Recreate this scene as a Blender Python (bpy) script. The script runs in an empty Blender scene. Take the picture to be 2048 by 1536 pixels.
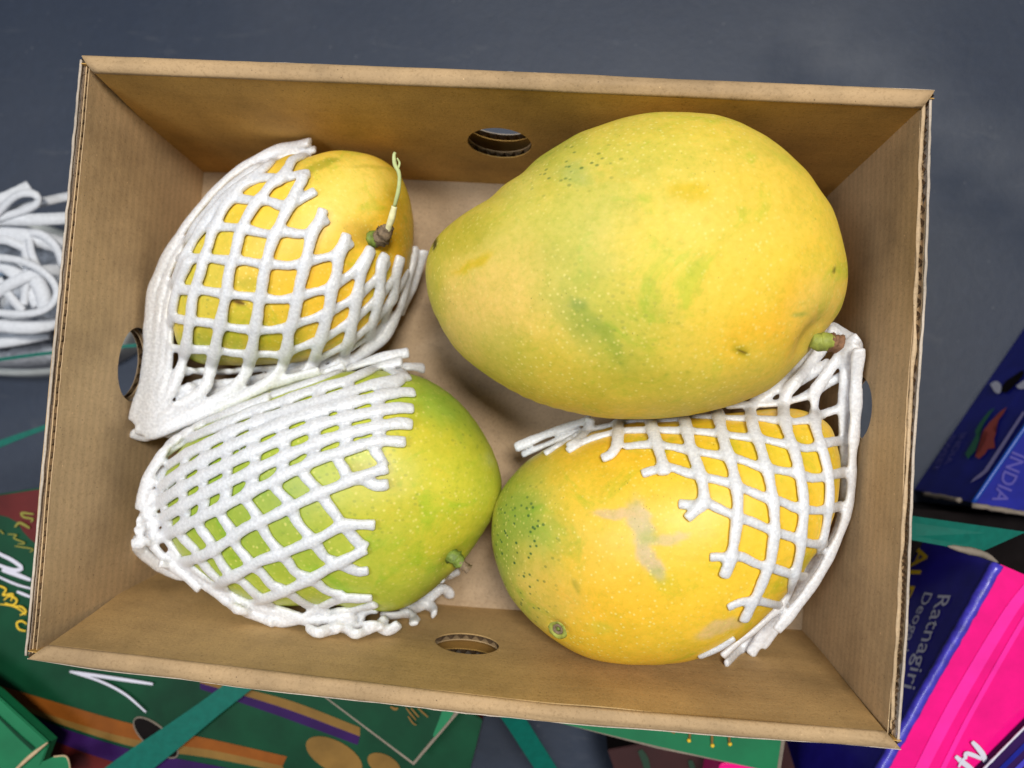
import bpy, bmesh, math, random
import numpy as np
from mathutils import Vector, Matrix, noise
from mathutils.bvhtree import BVHTree
random.seed(4)
S = bpy.context.scene
COL = S.collection
# ------------------------------------------------------------------ camera
RIM = 0.09                     # height of the box rim above the box floor
F = 1450.0; CX, CY = 1024.0, 768.0
_rx, _ry, _rz = -0.03619, -0.07360, -0.07343
_t = Vector((-0.016631, 0.000489, -0.256715))
RW = (Matrix.Rotation(_rx, 3, 'X') @ Matrix.Rotation(_ry, 3, 'Y') @ Matrix.Rotation(_rz, 3, 'Z'))
RT = RW.transposed()
CAM = -(RT @ _t) + Vector((0, 0, RIM))
cd = bpy.data.cameras.new('camera'); cam = bpy.data.objects.new('camera', cd); COL.objects.link(cam)
cam.matrix_world = Matrix.Translation(CAM) @ RT.to_4x4()
cd.sensor_width = 36.0; cd.lens = 36.0 * F / 2048.0
cd.clip_start = 0.01; cd.clip_end = 50
cd.dof.use_dof = True; cd.dof.focus_distance = 0.262; cd.dof.aperture_fstop = 8.0
S.camera = cam
# ------------------------------------------------------------------ light
w = bpy.data.worlds.new("World"); S.world = w; w.use_nodes = True
bg = w.node_tree.nodes['Background']; bg.inputs[0].default_value = (0.80, 0.88, 1.0, 1); bg.inputs[1].default_value = 0.13
def area(name, loc, target, sx, sy, energy, color):
    l = bpy.data.lights.new(name, 'AREA'); l.shape = 'RECTANGLE'; l.size = sx; l.size_y = sy
    l.energy = energy; l.color = color
    o = bpy.data.objects.new(name, l); COL.objects.link(o); o.location = loc
    d = Vector(target) - Vector(loc); o.rotation_euler = d.to_track_quat('-Z', 'Y').to_euler()
    return o
area('ceiling_lamp', (0.30, 0.42, 1.85), (0, 0, 0), 0.50, 0.35, 32, (1.0, 0.97, 0.91))
area('ceiling_lamp', (-0.75, -0.1, 1.7), (0, 0, 0), 0.5, 0.5, 13, (0.86, 0.92, 1.0))
S.view_settings.view_transform = 'Standard'; S.view_settings.look = 'None'
S.view_settings.exposure = 0.08; S.view_settings.gamma = 1.0

# ------------------------------------------------------------------ geometry helpers
def ray(px, py):
    return (RT @ Vector(((px - CX) / F, -(py - CY) / F, -1.0)))       # unit depth along the axis
def at(px, py, z=0.0):
    r = ray(px, py); k = (z - CAM.z) / r.z
    return CAM + r * k
def at_plane(px, py, p0, n):
    r = ray(px, py); k = (p0 - CAM).dot(n) / r.dot(n)
    return CAM + r * k
def to_px(p):
    c = RW @ (Vector(p) - CAM)
    return CX + F * c.x / -c.z, CY - F * c.y / -c.z
def cr(pts, n):
    """Catmull-Rom resample of tuples to n points, even in arc length"""
    P = [np.array(p, float) for p in pts]
    if len(P) < 3:
        return [tuple(P[0] + (P[-1] - P[0]) * i / (n - 1)) for i in range(n)]
    Q = [2 * P[0] - P[1]] + P + [2 * P[-1] - P[-2]]
    out = []
    for i in range(1, len(Q) - 2):
        a, b, c, d = Q[i-1], Q[i], Q[i+1], Q[i+2]
        for k in range(12):
            t = k / 12
            out.append(.5 * ((2*b) + (-a+c)*t + (2*a-5*b+4*c-d)*t*t + (-a+3*b-3*c+d)*t**3))
    out.append(P[-1])
    A = np.array(out); L = np.r_[0, np.cumsum(np.linalg.norm(np.diff(A[:, :2], axis=0), axis=1))]
    s = np.linspace(0, L[-1], n)
    return [tuple(np.interp(v, L, A[:, j]) for j in range(A.shape[1])) for v in s]
def link(name, me, mat, parent=None, origin=None, smooth=True):
    if smooth:
        me.polygons.foreach_set('use_smooth', [True] * len(me.polygons))
    if mat: me.materials.append(mat)
    o = bpy.data.objects.new(name, me); COL.objects.link(o)
    off = Vector((0, 0, 0))
    if parent is not None:
        o.parent = parent
        r = parent
        while r.parent: r = r.parent
        off = r.location
    elif origin is not None:
        off = Vector(origin); o.location = off
    if off.length > 0:
        me.transform(Matrix.Translation(-off))
    return o
def mesh(name, V, Fc, mat, parent=None, origin=None, smooth=True):
    me = bpy.data.meshes.new(name); me.from_pydata([tuple(v) for v in V], [], Fc); me.validate(); me.update()
    return link(name, me, mat, parent, origin, smooth)
def tag(o, label=None, cat=None, group=None, kind=None):
    if label: o['label'] = label
    if cat: o['category'] = cat
    if group: o['group'] = group
    if kind: o['kind'] = kind
    return o
def thing(name, label, cat, loc, group=None):
    o = bpy.data.objects.new(name, None); COL.objects.link(o); o.location = loc; o.empty_display_size = .02
    return tag(o, label, cat, group)
def tube_data(P, R, sides=12, jit=0.0, freq=300, squash=1.0, seed=0, flat=None):
    P = [Vector(p) for p in P]; n = len(P)
    if not hasattr(R, '__len__'): R = [R] * n
    V, Fc = [], []
    T0 = (P[1] - P[0]).normalized(); N = T0.orthogonal().normalized()
    if flat is not None and not isinstance(flat, list): N = (Vector(flat) - T0 * T0.dot(Vector(flat))).normalized()
    so = Vector((seed * 1.7, seed * .9, seed * 2.3))
    for i in range(n):
        T = (P[min(i+1, n-1)] - P[max(i-1, 0)]).normalized()
        if flat is not None: N = Vector(flat[i]) if isinstance(flat, list) else Vector(flat)
        N = (N - T * T.dot(N)).normalized(); B = T.cross(N)
        for k in range(sides):
            a = 2 * math.pi * k / sides
            d = N * math.cos(a) * squash + B * math.sin(a)
            r = R[i]
            if jit:
                q = P[i] + d * r
                r *= 1 + jit * noise.noise(q * freq + so) + jit * .6 * noise.noise(q * freq * 2.7 + so)
            V.append(P[i] + d * r)
    for i in range(n - 1):
        for k in range(sides):
            a = i*sides+k; b = i*sides+(k+1) % sides
            Fc.append((a, b, b+sides, a+sides))
    Fc.append(tuple(range(sides-1, -1, -1))); Fc.append(tuple((n-1)*sides+k for k in range(sides)))
    return V, Fc
def ribbon_data(P, widths, up, th):
    """flat band following P; up = face normal, th = thickness"""
    P = [Vector(p) for p in P]; n = len(P); V = []; Fc = []
    if not hasattr(widths, '__len__'): widths = [widths] * n
    for i in range(n):
        T = (P[min(i+1, n-1)] - P[max(i-1, 0)]).normalized()
        U = Vector(up[i]) if isinstance(up, list) else Vector(up)
        Bn = T.cross(U).normalized(); U2 = Bn.cross(T).normalized()
        w = widths[i] / 2
        V += [P[i]-Bn*w+U2*th, P[i]+Bn*w+U2*th, P[i]+Bn*w, P[i]-Bn*w]
    for i in range(n-1):
        for k in range(4):
            a = i*4+k; b = i*4+(k+1) % 4
            Fc.append((a, b, b+4, a+4))
    Fc.append((3, 2, 1, 0)); Fc.append(tuple((n-1)*4+k for k in range(4)))
    return V, Fc
def slab(name, pts, th, mat, parent=None, origin=None, bevel=0.0):
    """prism: pts = top outline (world), th = thickness downwards"""
    bm = bmesh.new()
    top = [bm.verts.new(p) for p in pts]
    bot = [bm.verts.new((p[0], p[1], p[2] - th)) for p in pts]
    n = len(pts)
    a = bm.faces.new(top); b = bm.faces.new(bot[::-1])
    for i in range(n):
        bm.faces.new((top[i], bot[i], bot[(i+1) % n], top[(i+1) % n]))
    bmesh.ops.recalc_face_normals(bm, faces=bm.faces)
    if bevel:
        bmesh.ops.bevel(bm, geom=list(bm.edges), offset=bevel, segments=2, affect='EDGES', clamp_overlap=True)
    bmesh.ops.triangulate(bm, faces=[f for f in bm.faces if len(f.verts) > 4])
    me = bpy.data.meshes.new(name); bm.to_mesh(me); bm.free()
    return link(name, me, mat, parent, origin, smooth=False)
def decal(name, pxs, z, mat, parent, curve=0):
    if curve: pxs = cr(pxs + [pxs[0]], curve)[:-1]
    return slab(name, [at(p[0], p[1], z + .0004) for p in pxs], .0003, mat, parent)
def band(name, a, b, z, mat, parent, n=24):
    """print band between two px polylines on height z"""
    A = cr(a, n); B = cr(b, n)
    V = [at(p[0], p[1], z) for p in A] + [at(p[0], p[1], z) for p in B]
    Fc = [(i, i+1, n+i+1, n+i) for i in range(n-1)]
    return mesh(name, V, Fc, mat, parent, smooth=False)
def text_mesh(name, s, origin, ux, uy, size, mat, parent, shear=0.0, bold=0.0):
    c = bpy.data.curves.new('t', 'FONT'); c.body = s; c.size = 1.0; c.shear = shear; c.offset = bold; c.resolution_u = 3
    o = bpy.data.objects.new('t', c); COL.objects.link(o)
    bpy.context.view_layer.update()
    me = bpy.data.meshes.new_from_object(o.evaluated_get(bpy.context.evaluated_depsgraph_get()))
    bpy.data.objects.remove(o)
    ux = Vector(ux).normalized(); uy = Vector(uy); uy = (uy - ux * ux.dot(uy)).normalized(); n = ux.cross(uy)
    M = Matrix((ux, uy, n)).transposed()
    for v in me.vertices:
        v.co = Vector(origin) + M @ Vector((v.co.x * size, v.co.y * size, 0))
    me.name = name; me.materials.clear()
    return link(name, me, mat, parent, smooth=False)

# ------------------------------------------------------------------ materials
def new_mat(name):
    m = bpy.data.materials.new(name); m.use_nodes = True
    nt = m.node_tree; b = nt.nodes['Principled BSDF']
    return m, nt, b
def nd(nt, kind, **kw):
    n = nt.nodes.new(kind)
    for k, v in kw.items():
        if k in n.inputs: n.inputs[k].default_value = v
        else: setattr(n, k, v)
    return n
def ramp(nt, src, stops):
    r = nt.nodes.new('ShaderNodeValToRGB'); nt.links.new(src, r.inputs[0])
    e = r.color_ramp.elements
    e[0].position, e[0].color = stops[0][0], (*stops[0][1], 1)
    e[1].position, e[1].color = stops[-1][0], (*stops[-1][1], 1)
    for p, c in stops[1:-1]:
        x = e.new(p); x.color = (*c, 1)
    return r
def mixc(nt, f, a, b, mode='MIX'):
    m = nt.nodes.new('ShaderNodeMix'); m.data_type = 'RGBA'; m.blend_type = mode
    def put(v, i):
        if isinstance(v, (int, float)): m.inputs[i].default_value = v
        elif isinstance(v, tuple): m.inputs[i].default_value = (*v, 1)
        else: nt.links.new(v, m.inputs[i])
    put(f, 0); put(a, 6); put(b, 7)
    return m.outputs[2]
def bump(nt, b, h, strength, dist, prev=None):
    n = nt.nodes.new('ShaderNodeBump'); n.inputs['Strength'].default_value = strength; n.inputs['Distance'].default_value = dist
    nt.links.new(h, n.inputs['Height'])
    if prev: nt.links.new(prev, n.inputs['Normal'])
    nt.links.new(n.outputs[0], b.inputs['Normal'])
    return n.outputs[0]
def geo(nt): return nt.nodes.new('ShaderNodeNewGeometry').outputs['Position']
def mapping(nt, src, scale):
    m = nt.nodes.new('ShaderNodeMapping'); m.inputs['Scale'].default_value = scale; nt.links.new(src, m.inputs[0]); return m.outputs[0]

def kraft(name, base, streak=(1, 1, 1), streak_amt=.35, flute=0.0):
    m, nt, b = new_mat(name)
    p = geo(nt)
    n1 = nd(nt, 'ShaderNodeTexNoise', Scale=28.0, Detail=5.0, Roughness=.6); nt.links.new(p, n1.inputs['Vector'])
    n2 = nd(nt, 'ShaderNodeTexNoise', Scale=1.0, Detail=4.0, Roughness=.65); nt.links.new(mapping(nt, p, streak), n2.inputs['Vector'])
    n3 = nd(nt, 'ShaderNodeTexNoise', Scale=900.0, Detail=3.0, Roughness=.7); nt.links.new(p, n3.inputs['Vector'])
    d = tuple(c * .72 for c in base); l = tuple(min(1, c * 1.22) for c in base)
    c1 = ramp(nt, n1.outputs[0], [(.3, d), (.5, base), (.72, l)]).outputs[0]
    c2 = ramp(nt, n2.outputs[0], [(.32, (.62, .62, .62)), (.5, (1, 1, 1)), (.7, (1.18, 1.14, 1.1))]).outputs[0]
    c3 = ramp(nt, n3.outputs[0], [(.3, (.6, .56, .5)), (.47, (1, 1, 1)), (.6, (1, 1, 1)), (.75, (1.35, 1.35, 1.3))]).outputs[0]
    x = mixc(nt, streak_amt, c1, c2, 'MULTIPLY'); x = mixc(nt, .55, x, c3, 'MULTIPLY')
    # fibre flecks and grit
    v = nd(nt, 'ShaderNodeTexVoronoi', Scale=420.0); nt.links.new(p, v.inputs['Vector'])
    f = ramp(nt, v.outputs['Distance'], [(.05, (1, 1, 1)), (.13, (0, 0, 0))]).outputs[0]
    n4 = nd(nt, 'ShaderNodeTexNoise', Scale=160.0, Detail=1.0); nt.links.new(p, n4.inputs['Vector'])
    g = ramp(nt, n4.outputs[0], [(.52, (0, 0, 0)), (.62, (1, 1, 1))]).outputs[0]
    fm = mixc(nt, 1.0, f, g, 'MULTIPLY')
    x = mixc(nt, fm, x, tuple(c * .3 for c in base))
    v2 = nd(nt, 'ShaderNodeTexVoronoi', Scale=300.0); nt.links.new(mapping(nt, p, (1.3, 1, .8)), v2.inputs['Vector'])
    f2 = ramp(nt, v2.outputs['Distance'], [(.04, (.8, .8, .8)), (.10, (0, 0, 0))]).outputs[0]
    g2 = ramp(nt, n4.outputs[0], [(.34, (1, 1, 1)), (.44, (0, 0, 0))]).outputs[0]
    x = mixc(nt, mixc(nt, 1.0, f2, g2, 'MULTIPLY'), x, tuple(min(1, c * 1.9) for c in base))
    wv = None
    if flute:
        wv = nd(nt, 'ShaderNodeTexWave', Scale=flute, Distortion=1.5, Detail=2.0, bands_direction='Z'); nt.links.new(p, wv.inputs['Vector'])
        x = mixc(nt, .35, x, ramp(nt, wv.outputs[0], [(.2, (.84, .84, .84)), (.8, (1.08, 1.08, 1.08))]).outputs[0], 'MULTIPLY')
    nt.links.new(x, b.inputs['Base Color'])
    b.inputs['Roughness'].default_value = .72; b.inputs['Specular IOR Level'].default_value = .28
    pv = bump(nt, b, n3.outputs[0], .35, .0004)
    bump(nt, b, n2.outputs[0], .25, .0012, pv)
    return m
K_SIDE = kraft('kraft_side', (.53, .37, .205), (60, 2.5, 8), .5, 75.0)
K_LONG = kraft('kraft_long', (.53, .31, .085), (4, 40, 90), .15)  # orange bounce from the fruit is put into this wall colour
K_FRONT = kraft('kraft_front', (.48, .31, .13), (4, 40, 90), .15)
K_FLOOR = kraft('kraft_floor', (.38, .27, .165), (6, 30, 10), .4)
K_RIM = kraft('kraft_rim', (.41, .275, .145), (8, 60, 60), .35)
K_EDGE = kraft('kraft_edge', (.52, .37, .22), (300, 300, 300), .5)
K_FLUTE = kraft('kraft_flute', (.20, .13, .075), (30, 30, 30), .2)
K_PALE = kraft('kraft_pale', (.50, .42, .34), (300, 120, 300), .5)

def foam_mat():
    m, nt, b = new_mat('white_foam')
    p = geo(nt)
    v = nd(nt, 'ShaderNodeTexVoronoi', Scale=1150.0, feature='SMOOTH_F1'); nt.links.new(p, v.inputs['Vector'])
    n = nd(nt, 'ShaderNodeTexNoise', Scale=800.0, Detail=3.0); nt.links.new(p, n.inputs['Vector'])
    c = ramp(nt, n.outputs[0], [(.34, (.62, .62, .635)), (.5, (.69, .69, .705)), (.66, (.78, .78, .795))]).outputs[0]
    nt.links.new(c, b.inputs['Base Color'])
    b.inputs['Roughness'].default_value = .38
    b.inputs['Specular IOR Level'].default_value = .75
    b.inputs['Subsurface Weight'].default_value = 1.0
    b.inputs['Subsurface Radius'].default_value = (.0050, .0046, .0042)
    b.inputs['Subsurface Scale'].default_value = 1.0
    pv = bump(nt, b, v.outputs['Distance'], .35, .0004)
    bump(nt, b, n.outputs[0], .18, .0003, pv)
    return m
FOAM = foam_mat()

def mango_mat(name, dots=1.0, rough=.42, dotscale=330.0):
    m, nt, b = new_mat(name)
    p = geo(nt)
    a = nd(nt, 'ShaderNodeAttribute', attribute_name='skin')
    col = a.outputs['Color']
    n1 = nd(nt, 'ShaderNodeTexNoise', Scale=90.0, Detail=5.0, Roughness=.65); nt.links.new(p, n1.inputs['Vector'])
    c1 = ramp(nt, n1.outputs[0], [(.3, (.86, .90, .8)), (.5, (1, 1, 1)), (.72, (1.06, 1.02, 1.1))]).outputs[0]
    x = mixc(nt, .8, col, c1, 'MULTIPLY')
    n7 = nd(nt, 'ShaderNodeTexNoise', Scale=420.0, Detail=4.0, Roughness=.7); nt.links.new(p, n7.inputs['Vector'])
    x = mixc(nt, .75, x, ramp(nt, n7.outputs[0], [(.3, (.82, .90, .72)), (.5, (1, 1, 1)), (.7, (1.10, 1.06, 1.25))]).outputs[0], 'MULTIPLY')
    n8 = nd(nt, 'ShaderNodeTexNoise', Scale=34.0, Detail=6.0, Roughness=.62, Distortion=1.2); nt.links.new(p, n8.inputs['Vector'])
    x = mixc(nt, .8, x, ramp(nt, n8.outputs[0], [(.32, (.66, .93, .55)), (.44, (1, 1, 1)), (.6, (1, 1, 1)), (.74, (1.08, .96, .85))]).outputs[0], 'MULTIPLY')
    # pale lenticels, sizes vary because the cells are cut at different depths
    v = nd(nt, 'ShaderNodeTexVoronoi', Scale=dotscale); nt.links.new(p, v.inputs['Vector'])
    d = ramp(nt, v.outputs['Distance'], [(.10, (1, 1, 1)), (.30, (0, 0, 0))]).outputs[0]
    n2 = nd(nt, 'ShaderNodeTexNoise', Scale=25.0, Detail=1.0); nt.links.new(p, n2.inputs['Vector'])
    dm = ramp(nt, n2.outputs[0], [(.35, (.15*dots,)*3), (.6, (.75*dots,)*3)]).outputs[0]
    f = mixc(nt, 1.0, d, dm, 'MULTIPLY')
    x = mixc(nt, f, x, (.86, .74, .22))
    # small dark specks
    v2 = nd(nt, 'ShaderNodeTexVoronoi', Scale=520.0); nt.links.new(mapping(nt, p, (1.2, .8, 1)), v2.inputs['Vector'])
    d2 = ramp(nt, v2.outputs['Distance'], [(.07, (1, 1, 1)), (.16, (0, 0, 0))]).outputs[0]
    n3 = nd(nt, 'ShaderNodeTexNoise', Scale=60.0, Detail=2.0); nt.links.new(p, n3.inputs['Vector'])
    m2 = ramp(nt, n3.outputs[0], [(.53, (0, 0, 0)), (.66, (.55, .55, .55))]).outputs[0]
    x = mixc(nt, mixc(nt, 1.0, d2, m2, 'MULTIPLY'), x, (.16, .14, .02))
    # greener specks where the second attribute says so
    a2 = nd(nt, 'ShaderNodeAttribute', attribute_name='speck')
    v3 = nd(nt, 'ShaderNodeTexVoronoi', Scale=300.0); nt.links.new(mapping(nt, p, (1, 1.3, 1)), v3.inputs['Vector'])
    d3 = ramp(nt, v3.outputs['Distance'], [(.14, (1, 1, 1)), (.28, (0, 0, 0))]).outputs[0]
    x = mixc(nt, mixc(nt, 1.0, d3, a2.outputs['Color'], 'MULTIPLY'), x, (.05, .13, .03))
    nt.links.new(x, b.inputs['Base Color'])
    b.inputs['Roughness'].default_value = rough; b.inputs['Specular IOR Level'].default_value = .45
    b.inputs['Subsurface Weight'].default_value = .12
    b.inputs['Subsurface Radius'].default_value = (.003, .0015, .0004); b.inputs['Subsurface Scale'].default_value = 1.0
    pv = bump(nt, b, d, .12, .0002)
    n5 = nd(nt, 'ShaderNodeTexNoise', Scale=160.0, Detail=3.0); nt.links.new(p, n5.inputs['Vector'])
    bump(nt, b, n5.outputs[0], .12, .0006, pv)
    return m

def simple(name, col, rough=.5, var=.15, scale=40.0, spec=.5, bmp=.1, coat=0.0, dist=.0005):
    m, nt, b = new_mat(name)
    p = geo(nt)
    n = nd(nt, 'ShaderNodeTexNoise', Scale=scale, Detail=4.0, Roughness=.6); nt.links.new(p, n.inputs['Vector'])
    c = ramp(nt, n.outputs[0], [(.3, tuple(x * (1 - var) for x in col)), (.7, tuple(min(1, x * (1 + var)) for x in col))]).outputs[0]
    nt.links.new(c, b.inputs['Base Color'])
    b.inputs['Roughness'].default_value = rough; b.inputs['Specular IOR Level'].default_value = spec
    if coat: b.inputs['Coat Weight'].default_value = coat; b.inputs['Coat Roughness'].default_value = .18
    if bmp: bump(nt, b, n.outputs[0], bmp, dist)
    return m

def srgb(r, g, b):
    return tuple(((c / 255 + .055) / 1.055) ** 2.4 if c > 10 else c / 255 / 12.92 for c in (r, g, b))

# ------------------------------------------------------------------ ground
GZ = -0.12
gm, nt, b = new_mat('dark_mat')
p = geo(nt)
n1 = nd(nt, 'ShaderNodeTexNoise', Scale=7.0, Detail=6.0, Roughness=.6); nt.links.new(p, n1.inputs['Vector'])
n2 = nd(nt, 'ShaderNodeTexNoise', Scale=160.0, Detail=6.0, Roughness=.75); nt.links.new(p, n2.inputs['Vector'])
c = ramp(nt, n1.outputs[0], [(.3, (.012, .021, .044)), (.5, (.018, .027, .049)), (.7, (.027, .035, .056))]).outputs[0]
c2 = ramp(nt, n2.outputs[0], [(.35, (.85, .85, .85)), (.6, (1, 1, 1)), (.78, (1.35, 1.35, 1.35))]).outputs[0]
x = mixc(nt, .7, c, c2, 'MULTIPLY')
vg = nd(nt, 'ShaderNodeTexVoronoi', Scale=130.0); nt.links.new(p, vg.inputs['Vector'])
ng = nd(nt, 'ShaderNodeTexNoise', Scale=22.0, Detail=3.0); nt.links.new(p, ng.inputs['Vector'])
gf = mixc(nt, 1.0, ramp(nt, vg.outputs['Distance'], [(.04, (1, 1, 1)), (.12, (0, 0, 0))]).outputs[0], ramp(nt, ng.outputs[0], [(.5, (0, 0, 0)), (.62, (.6, .6, .6))]).outputs[0], 'MULTIPLY')
x = mixc(nt, gf, x, (.12, .125, .14))
ns = nd(nt, 'ShaderNodeTexNoise', Scale=1.0, Detail=5.0, Roughness=.7, Distortion=.6); nt.links.new(mapping(nt, p, (14, 60, 1)), ns.inputs['Vector'])
x = mixc(nt, ramp(nt, ns.outputs[0], [(.60, (0, 0, 0)), (.72, (.45, .45, .45))]).outputs[0], x, (.060, .066, .082))
nt.links.new(x, b.inputs['Base Color'])
b.inputs['Roughness'].default_value = .55
bump(nt, b, n2.outputs[0], .3, .0008)
V, Fc = [], []
NG = 160
ca, cb = at(1290, 160, GZ), at(1440, -20, GZ)
da, db = at(1860, 285, GZ), at(2120, 450, GZ)
def seg_d(q, a, b_):
    ab = (b_ - a).xy; t = max(-1.0, min(2.0, (q - a).xy.dot(ab) / ab.dot(ab)))
    return ((q - a).xy - ab * t).length
xs = np.sign(np.linspace(-1, 1, NG)) * np.abs(np.linspace(-1, 1, NG)) ** 2.2 * 3
for y in xs:
    for x in xs:
        q = Vector((x, y, GZ))
        h = -.0009 * math.exp(-(seg_d(q, ca, cb) / .0015) ** 2) - .006 * math.exp(-(seg_d(q, da, db) / .010) ** 2)
        h += .0010 * noise.noise(q * 12)
        V.append((x, y, GZ + h))
for j in range(NG-1):
    for i in range(NG-1):
        a = j*NG+i; Fc.append((a, a+1, a+NG+1, a+NG))
tag(mesh('ground', V, Fc, gm), kind='structure')

# ------------------------------------------------------------------ the cardboard box
box = thing('cardboard_box', 'open brown corrugated cardboard box holding four mangoes', 'cardboard box', (0, 0, 0))
def lerp_curve(P):
    A = np.array([tuple(p) for p in P]); L = np.r_[0, np.cumsum(np.linalg.norm(np.diff(A, axis=0), axis=1))]; L /= L[-1]
    return lambda s: Vector([float(np.interp(s, L, A[:, j])) for j in range(3)])
def panel(name, bot, top, n_in, mat, parent, th=.0004, off=0.0, hole=None, wob=.0004, nrows=8, wave=None, ragged=0.0, cols=48, seed=0.0, bulge=0.0, crease=0.0):
    """board sheet between curves bot(s), top(s); n_in = inward normal; off = distance behind the inner face"""
    n_in = Vector(n_in).normalized()
    def P(s, t, d):
        q = bot(s).lerp(top(s), t)
        w_ = wob * noise.noise(Vector((q.x*25, q.y*25, q.z*25 + seed))) * 2
        rg = ragged * (noise.noise(Vector((s*60, seed, 3))) + .5*noise.noise(Vector((s*220, seed, 5)))) if t > .999 else 0
        if wave: d = d + wave[0] * math.sin(2*math.pi*s*wave[1])
        inb = bulge * math.sin(math.pi * s) * t
        if crease: d = d + crease * (math.exp(-((t - .885 - .01*math.sin(s*5)) / .014) ** 2) - .5 * math.exp(-((t - .36 - .02*math.sin(s*7)) / .02) ** 2))
        return q - n_in * (off + d - w_ + inb) + Vector((0, 0, rg))
    ss = set(np.round(np.linspace(0, 1, cols if not wave else int(wave[1]*8)), 5))
    if hole:
        sc, tc, sw, thh = hole
        ss |= set(np.round(sc + sw * np.cos(np.linspace(0, math.pi, 33)), 5))
    ss = sorted(v for v in ss if 0 <= v <= 1)
    V, Fc = [], []
    m = nrows
    sides = (0.0, th) if not wave else (0.0,)
    for d in sides:
        for s in ss:
            tm = tc0 = hole[1] if hole else .5
            tl = tu = tm
            if hole:
                u = (s - sc) / sw
                if abs(u) < 1:
                    h = thh * math.sqrt(1 - u*u); tl, tu = tm - h, tm + h
            for k in range(m+1): V.append(P(s, tl * k / m, d))
            for k in range(m+1): V.append(P(s, tu + (1 - tu) * k / m, d))
    W = 2*(m+1); n = len(ss); B0 = n * W
    def inh(i):
        return hole and abs((ss[i] - hole[0]) / hole[2]) < 1
    for i in range(n-1):
        for layer in range(len(sides)):
            o = layer * B0
            for k in list(range(m)) + list(range(m+1, W-1)):
                a = o+i*W+k; f = (a, a+W, a+W+1, a+1)
                Fc.append(f if layer == 0 else f[::-1])
        if len(sides) == 2:
            a = i*W+W-1; Fc.append((a, a+W, a+W+B0, a+B0))
            if inh(i) or inh(i+1):
                a = i*W+m; Fc.append((a, a+W, a+W+B0, a+B0))
                a = i*W+m+1; Fc.append((a+W, a, a+B0, a+W+B0))
    if len(sides) == 2:
        for i in (0, n-1):
            for k in list(range(m)) + list(range(m+1, W-1)):
                a = i*W+k; Fc.append((a, a+1, a+1+B0, a+B0))
    o = mesh(name, V, Fc, mat, parent, smooth=False)
    bm = bmesh.new(); bm.from_mesh(o.data); bmesh.ops.remove_doubles(bm, verts=bm.verts, dist=1e-6)
    if not wave: bmesh.ops.recalc_face_normals(bm, faces=bm.faces)
    bm.to_mesh(o.data); bm.free()
    return o
def st_of(p, bot, top):
    s, t = .5, .5
    for _ in range(40):
        a, b_ = bot(s), top(s); e = a.lerp(b_, t) - p
        ds = (bot(min(1, s+.01)).lerp(top(min(1, s+.01)), t) - a.lerp(b_, t)) / .01; dt = b_ - a
        J = np.array([tuple(ds), tuple(dt)]).T
        x = np.linalg.lstsq(J, -np.array(e), rcond=None)[0]; s += x[0]; t += x[1]; s = min(.98, max(.02, s))
    return s, t
def hole_of(c, rx, ry, bot, top, n, horiz=True):
    p0 = bot(.5)
    s0, t0 = st_of(at_plane(c[0], c[1], p0, n), bot, top)
    s1, _ = st_of(at_plane(c[0] + (rx if horiz else 0), c[1] + (0 if horiz else ry), p0, n), bot, top)
    _, t1 = st_of(at_plane(c[0] + (0 if horiz else rx), c[1] + (ry if horiz else 0), p0, n), bot, top)
    return s0, t0, abs(s1 - s0), abs(t1 - t0)
FL = {'back': [(393, 350), (1000, 374), (1670, 402)], 'front': [(325, 1128), (884, 1205), (1605, 1257)],
      'left': [(393, 350), (362, 740), (325, 1128)], 'right': [(1670, 402), (1640, 830), (1605, 1257)]}
TP = {'back': [(190, 146), (1000, 178), (1842, 216)], 'front': [(97, 1289), (500, 1336), (1100, 1407), (1771, 1462)],
      'left': [(174, 126), (121, 690), (63, 1306)], 'right': [(1843, 205), (1833, 437), (1828, 600), (1812, 905), (1790, 1270), (1779, 1456)]}
OUT = {'back': [(165, 113), (1000, 144), (1868, 183)], 'front': [(56, 1319), (500, 1378), (1100, 1444), (1801, 1499)],
       'left': [(166, 122), (113, 690), (56, 1309)], 'right': [(1858, 200), (1852, 437), (1846, 600), (1824, 905), (1810, 1258), (1793, 1480)]}
HOLES = {'back': ((999, 286), 64, 28, True), 'front': ((934, 1286), 65, 21, True),
         'left': ((257, 728), 31, 69, False), 'right': ((1722, 818), 31, 64, False)}
def cname(p): return lerp_curve([at(x, y, z) for x, y, z in p])
WALLN = {}
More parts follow.
